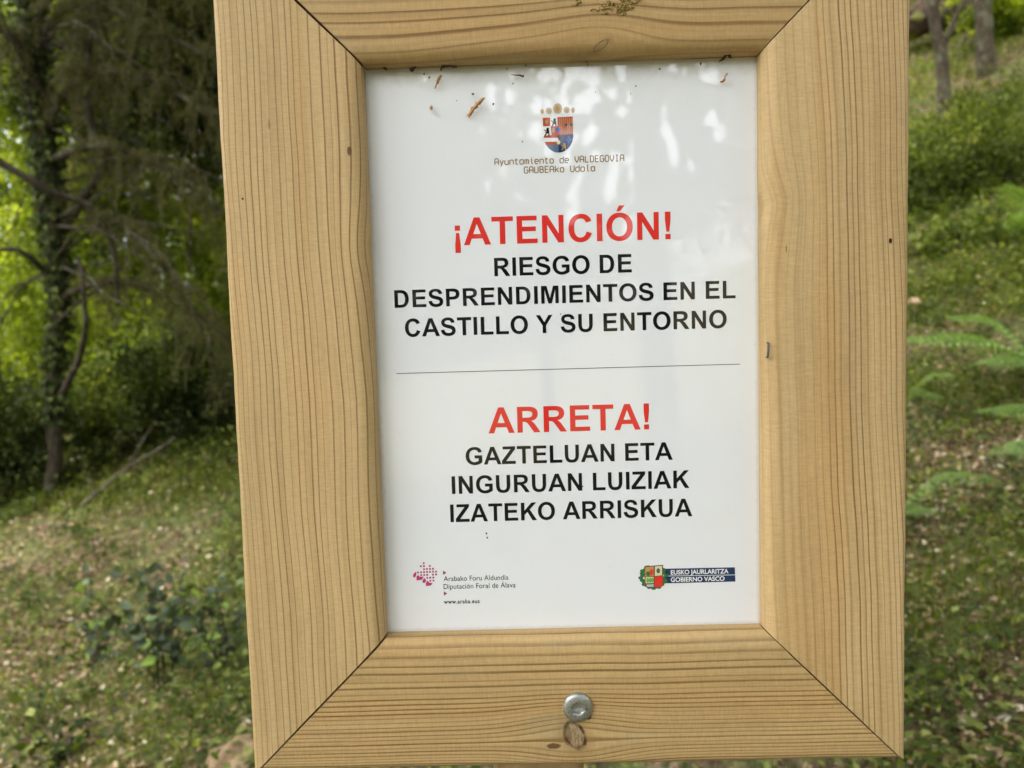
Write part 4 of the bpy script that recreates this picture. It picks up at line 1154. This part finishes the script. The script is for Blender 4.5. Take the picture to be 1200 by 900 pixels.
# bright wood behind the left tree, reading as one mass
parts = []
for k in range(64):
    x = -70 + (k % 8) * 54 + rng.uniform(-26, 26); y = 30 + (k // 8) * 58 + rng.uniform(-26, 26); dist = rng.uniform(9.5, 17)
    c = np.array(B(x, y, dist)); rad = np.array([1.3, 1.3, 1.0]) * dist / 12
    parts.append(crown(c, rad * 0.85, 1900, 0.10, clumps=30)[0])
V, F, T = join(parts)
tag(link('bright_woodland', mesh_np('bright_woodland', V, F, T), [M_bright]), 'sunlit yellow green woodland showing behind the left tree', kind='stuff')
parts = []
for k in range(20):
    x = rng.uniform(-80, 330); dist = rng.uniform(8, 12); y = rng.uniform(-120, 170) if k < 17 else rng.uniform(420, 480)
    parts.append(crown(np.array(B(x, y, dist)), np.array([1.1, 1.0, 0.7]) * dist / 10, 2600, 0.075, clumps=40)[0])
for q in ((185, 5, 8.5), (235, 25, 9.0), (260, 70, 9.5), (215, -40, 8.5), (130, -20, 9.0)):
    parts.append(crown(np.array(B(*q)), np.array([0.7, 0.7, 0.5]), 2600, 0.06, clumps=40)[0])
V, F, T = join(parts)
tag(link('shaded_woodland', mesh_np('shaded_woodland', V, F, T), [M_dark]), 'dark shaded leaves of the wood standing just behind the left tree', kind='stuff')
# deeper, darker wood that closes the view all round
parts = []
for k in range(150):
    az = rng.uniform(-1.9, 1.9); dist = rng.uniform(17, 30)
    x = math.sin(az) * dist; y = math.cos(az) * dist; gz0 = float(ground(x, y))
    top = 0.12 if -0.78 < az < -0.2 else 0.34
    z = gz0 + rng.uniform(0.2, 4.5) if az > 0.2 else rng.uniform(-1.5, 1.5 + dist * top)
    parts.append(crown(np.array([x, y, z]), np.array([2.6, 2.0, 1.7]), 1500, 0.22, clumps=36)[0])
V, F, T = join(parts)
tag(link('distant_woodland', mesh_np('distant_woodland', V, F, T), [M_mid]), 'far wood closing the view all round', kind='stuff')

thin = [((18, 17.0), (5, 60), 0.05), ((135, 12.0), (128, 60), 0.03), ((170, 13.5), (182, 60), 0.035), ((222, 11.0), (232, 100), 0.028), ((95, 14.0), (88, 60), 0.05)]
lab = ['slim far trunk at the left edge in the bright wood', 'slender far trunk just right of the ivy covered tree', 'slender far trunk among bright leaves midway to the left board',
       'thin far trunk nearest the left board', 'slender far trunk close behind the ivy covered tree']
for ((px, ds), (tx, ty), r0), lb in zip(thin, lab):
    std_tree('slender_tree', lb, px, ds, (tx, ty - 160, ds), r0, (tx, ty - 190, ds), np.array([1.3, 1.2, 0.9]), 2500, 0.10, M_bright, M_bark_grey, group='slender trees in the bright wood', nb=5, clumps=30)

# trees behind the photographer, seen only as reflections in the notice cover
GAPS = []          # openings in the crowns, gathered in loose groups
rg = np.random.default_rng(12)
for gx, gz1, sx1, sz1, n1 in ((0.055, 0.300, 0.045, 0.035, 52), (0.035, 0.245, 0.030, 0.035, 16), (0.145, 0.290, 0.07, 0.05, 22), (0.115, 0.215, 0.040, 0.02, 18),
                              (0.25, 0.33, 0.03, 0.02, 7), (0.26, 0.24, 0.03, 0.03, 4), (0.06, 0.17, 0.05, 0.015, 7), (0.17, 0.35, 0.05, 0.01, 6)):
    for k in range(n1): GAPS.append((rg.normal(gx, sx1), rg.normal(gz1, sz1), rg.uniform(0.003, 0.0105)))
def back_tree(label, x, y, h, rad, nleaf, clumps):
    z0 = float(ground(x, y)); b0 = np.array([x, y, z0 - .1]); tp = b0 + (rng.normal(0, .2), rng.normal(0, .2), h)
    L = spline([b0, b0 * .5 + tp * .5 + rng.normal(0, .1, 3), tp], 18); fol, u = crown(tp + (0, 0, rad[2] * .15), rad, nleaf, 0.10, clumps, aspect=0.7, fill=0.42)
    Vf, _, Tf = fol; cen = Vf.reshape(-1, 4, 3).mean(1)
    q = (cen - (-0.035, 0.585, 1.519)); q = q[:, [0, 2]] / -q[:, 1:2]              # direction of each leaf seen from the notice
    keep = np.ones(len(cen), bool)
    for hx, hz, hr in GAPS: keep &= ((q[:, 0] - hx) ** 2 + ((q[:, 1] - hz) * 0.8) ** 2) > hr * hr
    Vf = Vf.reshape(-1, 4, 3)[keep].reshape(-1, 3); i4 = np.arange(keep.sum())[:, None] * 4
    fol = (Vf, np.concatenate([i4 + [0, 2, 1], i4 + [0, 3, 2]], 1).reshape(-1, 3), Tf.reshape(-1, 4)[keep].reshape(-1))
    lines = [(L, np.linspace(.14, .05, 18))]
    for k in range(14):
        e = u[rng.integers(0, len(u))]; s = L[rng.integers(7, 18)]; lines.append((spline([s, s * .5 + e * .5, e], 7), np.linspace(.04, .012, 7)))
    world_tree('broadleaf_tree', label, 'tree', lines, M_bark_dark, [('crown', fol, M_mid)], 'trees behind the photographer')
BL = ['leafy tree behind the photographer, second from the left', 'leafy tree straight behind the photographer, mirrored in the top of the notice', 'leafy tree behind the photographer, second from the right',
      'leafy tree behind the photographer, farthest to the left', 'leafy tree behind the photographer, farthest to the right']
for i_, (x, y, h, rx_, rz_) in enumerate([(-2.9, -9.5, 3.9, 2.8, 2.6), (0.4, -10.3, 3.6, 2.4, 2.1), (3.6, -9.3, 3.9, 2.3, 2.2), (-7.0, -8.7, 3.4, 2.2, 2.0), (7.0, -8.2, 4.4, 2.4, 2.4)]):
    back_tree(BL[i_], x, y, h, np.array([rx_, 1.6, rz_]), 24000, 150)

# unseen tall trees, added so that their crowns shade the sign and the slope
def added_shade_tree(label, x, y, cx, cy, cz, rad, nleaf):
    z0 = float(ground(x, y)); b0 = np.array([x, y, z0 - .2]); tp = np.array([x * .7 + cx * .3, y * .7 + cy * .3, cz])
    L = spline([b0, b0 * .5 + tp * .5 + rng.normal(0, .15, 3), tp], 20); fol, u = crown(np.array([cx, cy, cz + .5]), rad, nleaf, 0.17, 150, aspect=0.6, fill=0.5)
    lines = [(L, np.linspace(.22, .09, 20))]
    for k in range(26):
        e = u[rng.integers(0, len(u))]; s = L[rng.integers(11, 20)]; lines.append((spline([s, s * .5 + e * .5 + (0, 0, .3), e], 8), np.linspace(.06, .012, 8)))
    world_tree('added_shade_tree', label, 'tree', lines, M_bark_grey, [('crown', fol, M_mid)], 'tall trees added for shade')
for lb, x, y, cx, cy, cz, r_, nl_ in (('tall tree left of and behind the photographer, added to shade the sign', -5.2, -3.8, -2.6, -2.2, 8.2, (4.0, 3.6, 1.9), 26000),
                                 ('tall tree right of and behind the photographer, added to shade the sign', 5.4, -3.0, 2.8, -1.6, 8.4, (4.2, 3.8, 2.0), 26000),
                                 ('tall tree straight behind the photographer, added to shade the sign', 1.6, -8.2, 0.6, -6.6, 7.4, (5.2, 2.6, 2.0), 26000),
                                 ('tall tree out to the right of the sign, added to shade the slope', 8.2, 2.4, 4.6, 4.2, 11.0, (4.0, 3.4, 1.6), 15000),
                                 ('tall tree out to the left of the sign, added to shade the slope', -8.0, 2.2, -3.4, 3.6, 9.0, (4.0, 3.2, 1.6), 15000)):
    added_shade_tree(lb, x, y, cx, cy, cz, np.array(r_), nl_)

# ------------------------------------------------------------------ fallen branch, rocks
tagm = []
P1 = limb([(96, 592, 5.3), (120, 572, 5.3), (150, 548, 5.4), (182, 528, 5.5), (206, 512, 5.6)], 5.3, [0.013, 0.012, 0.010, 0.008, 0.004], 20, .006)
P2 = limb([(150, 548, 5.4), (165, 520, 5.3), (178, 498, 5.3)], 5.3, [0.006, 0.004, 0.002], 10, .004)
P3 = limb([(110, 580, 5.3), (100, 550, 5.3), (88, 525, 5.2)], 5.3, [0.006, 0.004, 0.002], 10, .004)
bb = P1[0][0]
fb = empty('fallen_branch', tuple(bb), 'grey fallen branch lying on the slope right of the ivy covered trunk', 'branch')
V, F = tubes([(P1[0] - bb, P1[1])], 7); link('stem', mesh_np('stem', V, F, smooth=True), [M_bark_grey], fb)
for P, R in (P2, P3):
    V, F = tubes([(P - bb, R)], 5); link('side_branch', mesh_np('side_branch', V, F, smooth=True), [M_bark_grey], fb)

g = G('sandstone'); tc = g.node('ShaderNodeTexCoord')
n1 = g.noise(tc.outputs['Object'], 9, 5, 0.65); n2 = g.noise(tc.outputs['Object'], 60, 3, 0.6)
cc = g.ramp(n1, [(0.3, (0.12, 0.075, 0.04)), (0.55, (0.30, 0.21, 0.12)), (0.75, (0.42, 0.33, 0.22))])
g.bsdf(cc, 0.85, g.bump(n1 + n2 * 0.3, 0.8, 0.01), spec=0.2); M_stone = g.mat
g = G('mossy_stone'); tc = g.node('ShaderNodeTexCoord')
n1 = g.noise(tc.outputs['Object'], 3, 5, 0.65)
cc = g.ramp(n1, [(0.38, (0.02, 0.014, 0.008)), (0.5, (0.075, 0.05, 0.03)), (0.56, (0.08, 0.09, 0.015)), (0.75, (0.15, 0.16, 0.03))])
g.bsdf(cc, 0.9, g.bump(n1, 0.9, 0.05), spec=0.2); M_mossy = g.mat
def rock(label, c, r, mat, seed, name='rock'):
    import bmesh
    bm = bmesh.new(); bmesh.ops.create_icosphere(bm, subdivisions=4, radius=1)
    for v in bm.verts:
        n = mnoise.noise(v.co * 1.3 + Vector((seed, 0, 0))) * 0.35 + mnoise.noise(v.co * 3.5 + Vector((seed, 3, 0))) * 0.14 + mnoise.noise(v.co * 9 + Vector((seed, 3, 0))) * 0.04
        v.co = v.co * (1 + n); v.co = Vector((v.co.x * r[0], v.co.y * r[1], v.co.z * r[2]))
    for f in bm.faces: f.smooth = True
    me = bpy.data.meshes.new(name); bm.to_mesh(me); bm.free()
    return tag(link(name, me, [mat], None, c), label, 'rock')
c = B(278, 902, 2.26); rock('pale brown rock peeping out behind the bottom left corner of the frame', (c.x, c.y, c.z + 0.012), (0.085, 0.08, 0.075), M_stone, 3.3)
c = B(262, 898, 2.38)
for lb, px, py, ds, r, sd in (('mossy rock at the top right beside the forked trunk', 1078, 24, 14.6, (0.36, 0.4, 0.30), 1.0), ('brown mossy rock between the forked trunk and the thick trunk', 1122, 8, 14.8, (0.5, 0.45, 0.42), 5.0),
                              ('mossy boulder in the top right corner', 1195, 0, 13.6, (0.6, 0.5, 0.4), 8.0), ('tan stone on the slope close to the right board', 1072, 354, 6.1, (0.05, 0.045, 0.035), 12.0)):
    c = B(px, py, ds); rock(lb, (c.x, c.y, c.z), r, M_stone if 'tan' in lb else M_mossy, sd)

# post that carries the frame
gy = float(ground(0.03, 0.09))
pz = -SZ + gy - 0.25
link('post', box_mesh('post', -0.068, 0.009, 0.0425, 0.1325, pz, 0.30, 0.004), [M_back], sign)['label'] = 'square pine post behind the frame, running down into the ground'

# ------------------------------------------------------------------ litter caught on the notice and the frame
g = G('bark_orange'); tc = g.node('ShaderNodeTexCoord'); n = g.noise(tc.outputs['Object'], 900, 4, 0.7)
g.bsdf(g.ramp(n, [(0.32, (0.22, 0.08, 0.025)), (0.5, (0.52, 0.27, 0.10)), (0.7, (0.68, 0.45, 0.22))]), 0.7, g.bump(n, 0.6, 0.0004)); M_orange = g.mat
g = G('dark_husk'); g.bsdf((0.035, 0.022, 0.014), 0.7); M_husk = g.mat
g = G('lichen'); tc = g.node('ShaderNodeTexCoord'); n = g.noise(tc.outputs['Object'], 700, 3)
g.bsdf(g.ramp(n, [(0.35, (0.16, 0.10, 0.02)), (0.65, (0.48, 0.36, 0.12))]), 0.8); M_lichen = g.mat
def flake(name, label, cat, px, y, mat, widths, seed, lift=0.002, rise=0.0015):
    """a splinter along pixel points with given widths in metres, curling off the surface"""
    r = np.random.default_rng(seed)
    pts = [S(*p, y) for p in px]; o = Vector((pts[0][0], y, pts[0][1] + SZ)); n = 14
    P = spline([(a, 0, b_) for a, b_ in pts], n); W_ = np.interp(np.linspace(0, 1, n), np.linspace(0, 1, len(widths)), widths)
    T = unit(np.gradient(P, axis=0)); Nn = np.stack([-T[:, 2], np.zeros(n), T[:, 0]], 1)
    V, F = [], []
    for i in range(n):
        a = W_[i] * (1 + r.normal(0, .28)); b_ = W_[i] * (1 + r.normal(0, .28)); yl = -rise * (1 + 2.2 * (i / n)) - lift * 0.4 - abs(r.normal(0, .0003))
        for q in (P[i] + Nn[i] * a + (0, yl, 0), P[i] + (0, yl - 0.0008, 0), P[i] - Nn[i] * b_ + (0, yl * 0.8, 0), P[i] + (0, yl + 0.0006, 0)):
            V.append(tuple(np.array(q) - (P[0][0], 0, P[0][2])))
    for i in range(n - 1):
        for k in range(4): F.append((i * 4 + k, i * 4 + (k + 1) % 4, i * 4 + 4 + (k + 1) % 4, i * 4 + 4 + k))
    F += [(0, 1, 2, 3), tuple((n - 1) * 4 + k for k in (3, 2, 1, 0))]
    me = bpy.data.meshes.new(name); me.from_pydata(V, [], F)
    return tag(link(name, me, [mat], None, tuple(o)), label, cat)
flake('bark_splinter', 'largest orange brown bark splinter stuck to the notice left of the coat of arms', 'splinter', [(549, 138), (554, 131), (561, 123), (568, 117)], 0, M_orange, [0.0016, 0.0012, 0.0017, 0.0013, 0.0004], 4)
flake('bark_splinter', 'narrow brown bark splinter near the top left of the notice', 'splinter', [(510, 105), (513, 98), (515, 94), (518, 91)], 0, M_orange, [0.0003, 0.0009, 0.0013, 0.0008], 9)
flake('seed_husk', 'tiny tan seed husk on the notice below the narrow splinter', 'husk', [(506, 125), (506, 128), (507, 131)], 0, M_orange, [0.0004, 0.0013, 0.0007], 12)
flake('curled_husk', 'tiny reddish curled husk near the top right of the notice', 'husk', [(843, 97), (847, 96), (848, 92), (850, 89)], 0, M_orange, [0.0005, 0.0009, 0.0006, 0.0007], 15)
flake('dry_stem', 'hair thin dry stem lying near the top of the notice, left of the knot', 'stem', [(599, 89), (606, 90), (614, 92)], 0, M_husk, [0.00025, 0.0003, 0.0007], 17)
flake('dark_husk', 'dark husk hanging from the lower edge of the top board, nearest its left corner', 'husk', [(481, 81), (483, 84), (486, 82), (489, 81)], -0.001, M_husk, [0.0005, 0.0016, 0.0008, 0.0003], 19)
flake('dark_husk', 'dark stalk lying along the lower edge of the top board above the narrow splinter', 'husk', [(517, 84), (519, 80), (526, 80), (536, 81)], -0.001, M_husk, [0.0004, 0.0009, 0.0005, 0.0007], 21)
flake('dark_husk', 'pair of dark husk scraps under the top board near the right corner', 'husk', [(842, 73), (847, 70), (850, 66), (855, 71)], -0.001, M_husk, [0.0004, 0.0008, 0.0012, 0.0003], 23)
flake('dark_husk', 'faint brown scrap in the top left corner of the notice rebate', 'husk', [(449, 80), (452, 82), (455, 85)], -0.001, M_husk, [0.0004, 0.0008, 0.0004], 29)
flake('dark_husk', 'tiny black speck on the notice right of the narrow splinter', 'husk', [(553, 111), (555, 112), (556, 113)], 0, M_husk, [0.0004, 0.0008, 0.0004], 31)
def lichen(label, pts, y, nseg, seed, spread):
    r = np.random.default_rng(seed); ls = []
    x0, z0 = S(*pts[0], y)
    for (px, py) in pts:
        cx, cz_ = S(px, py, y)
        for k in range(nseg):
            P = [np.array([cx - x0 + r.normal(0, spread * .4), 0.0005, cz_ - z0 + r.normal(0, spread * .4)])]
            for q in range(6): P.append(P[-1] + r.normal(0, spread * .42, 3) * (1, .5, 1) + (0, -spread * 0.08, 0))
            P = np.array(P); P[:, 1] = -np.abs(P[:, 1]) + 0.0002
            ls.append((spline(P, 10), np.linspace(0.0006, 0.00025, 10)))
    V, F = tubes(ls, 5)
    tag(link('lichen_tuft', mesh_np('lichen_tuft', V, F), [M_lichen], None, (x0, y, z0 + SZ)), label, 'lichen')
lichen('yellow lichen tuft on the top board, cut by the top of the photo', [(706, 9), (714, 6), (722, 12), (730, 14), (738, 7), (743, 2), (728, 4)], FRONT, 4, 3, 0.0032)
lichen('small scrap of yellow lichen at the very top of the photo, left of the tuft', [(676, 3), (678, 1)], FRONT, 3, 6, 0.0018)
lichen('tiny yellow lichen sprig hanging under the top board near the knot', [(690, 70), (692, 66), (697, 65), (688, 76)], -0.003, 1, 8, 0.0016)
# specks of dirt
r = np.random.default_rng(5); V, F = [], []
spk = [(497, 87), (503, 91), (616, 77), (594, 81), (535, 118), (601, 98), (745, 101), (739, 110), (698, 108), (821, 75), (773, 81), (657, 368), (683, 570), (578, 122), (570, 625), (571, 630), (612, 166)]
for px, py in spk:
    x, z = S(px, py); s = r.uniform(.0004, .0008); n0 = len(V)
    V += [(x - s, -.0003, z), (x, -.0003, z - s * 1.4), (x + s, -.0003, z + s * .2), (x + s * .1, -.0003, z + s * 1.3), (x, -.0009, z)]
    F += [(n0, n0 + 1, n0 + 4), (n0 + 1, n0 + 2, n0 + 4), (n0 + 2, n0 + 3, n0 + 4), (n0 + 3, n0, n0 + 4)]
me = bpy.data.meshes.new('dirt_specks'); me.from_pydata(V, [], F)
tag(link('dirt_specks', me, [M_husk], None, (0, 0, SZ)), 'tiny dark dirt specks scattered on the white notice', kind='stuff')
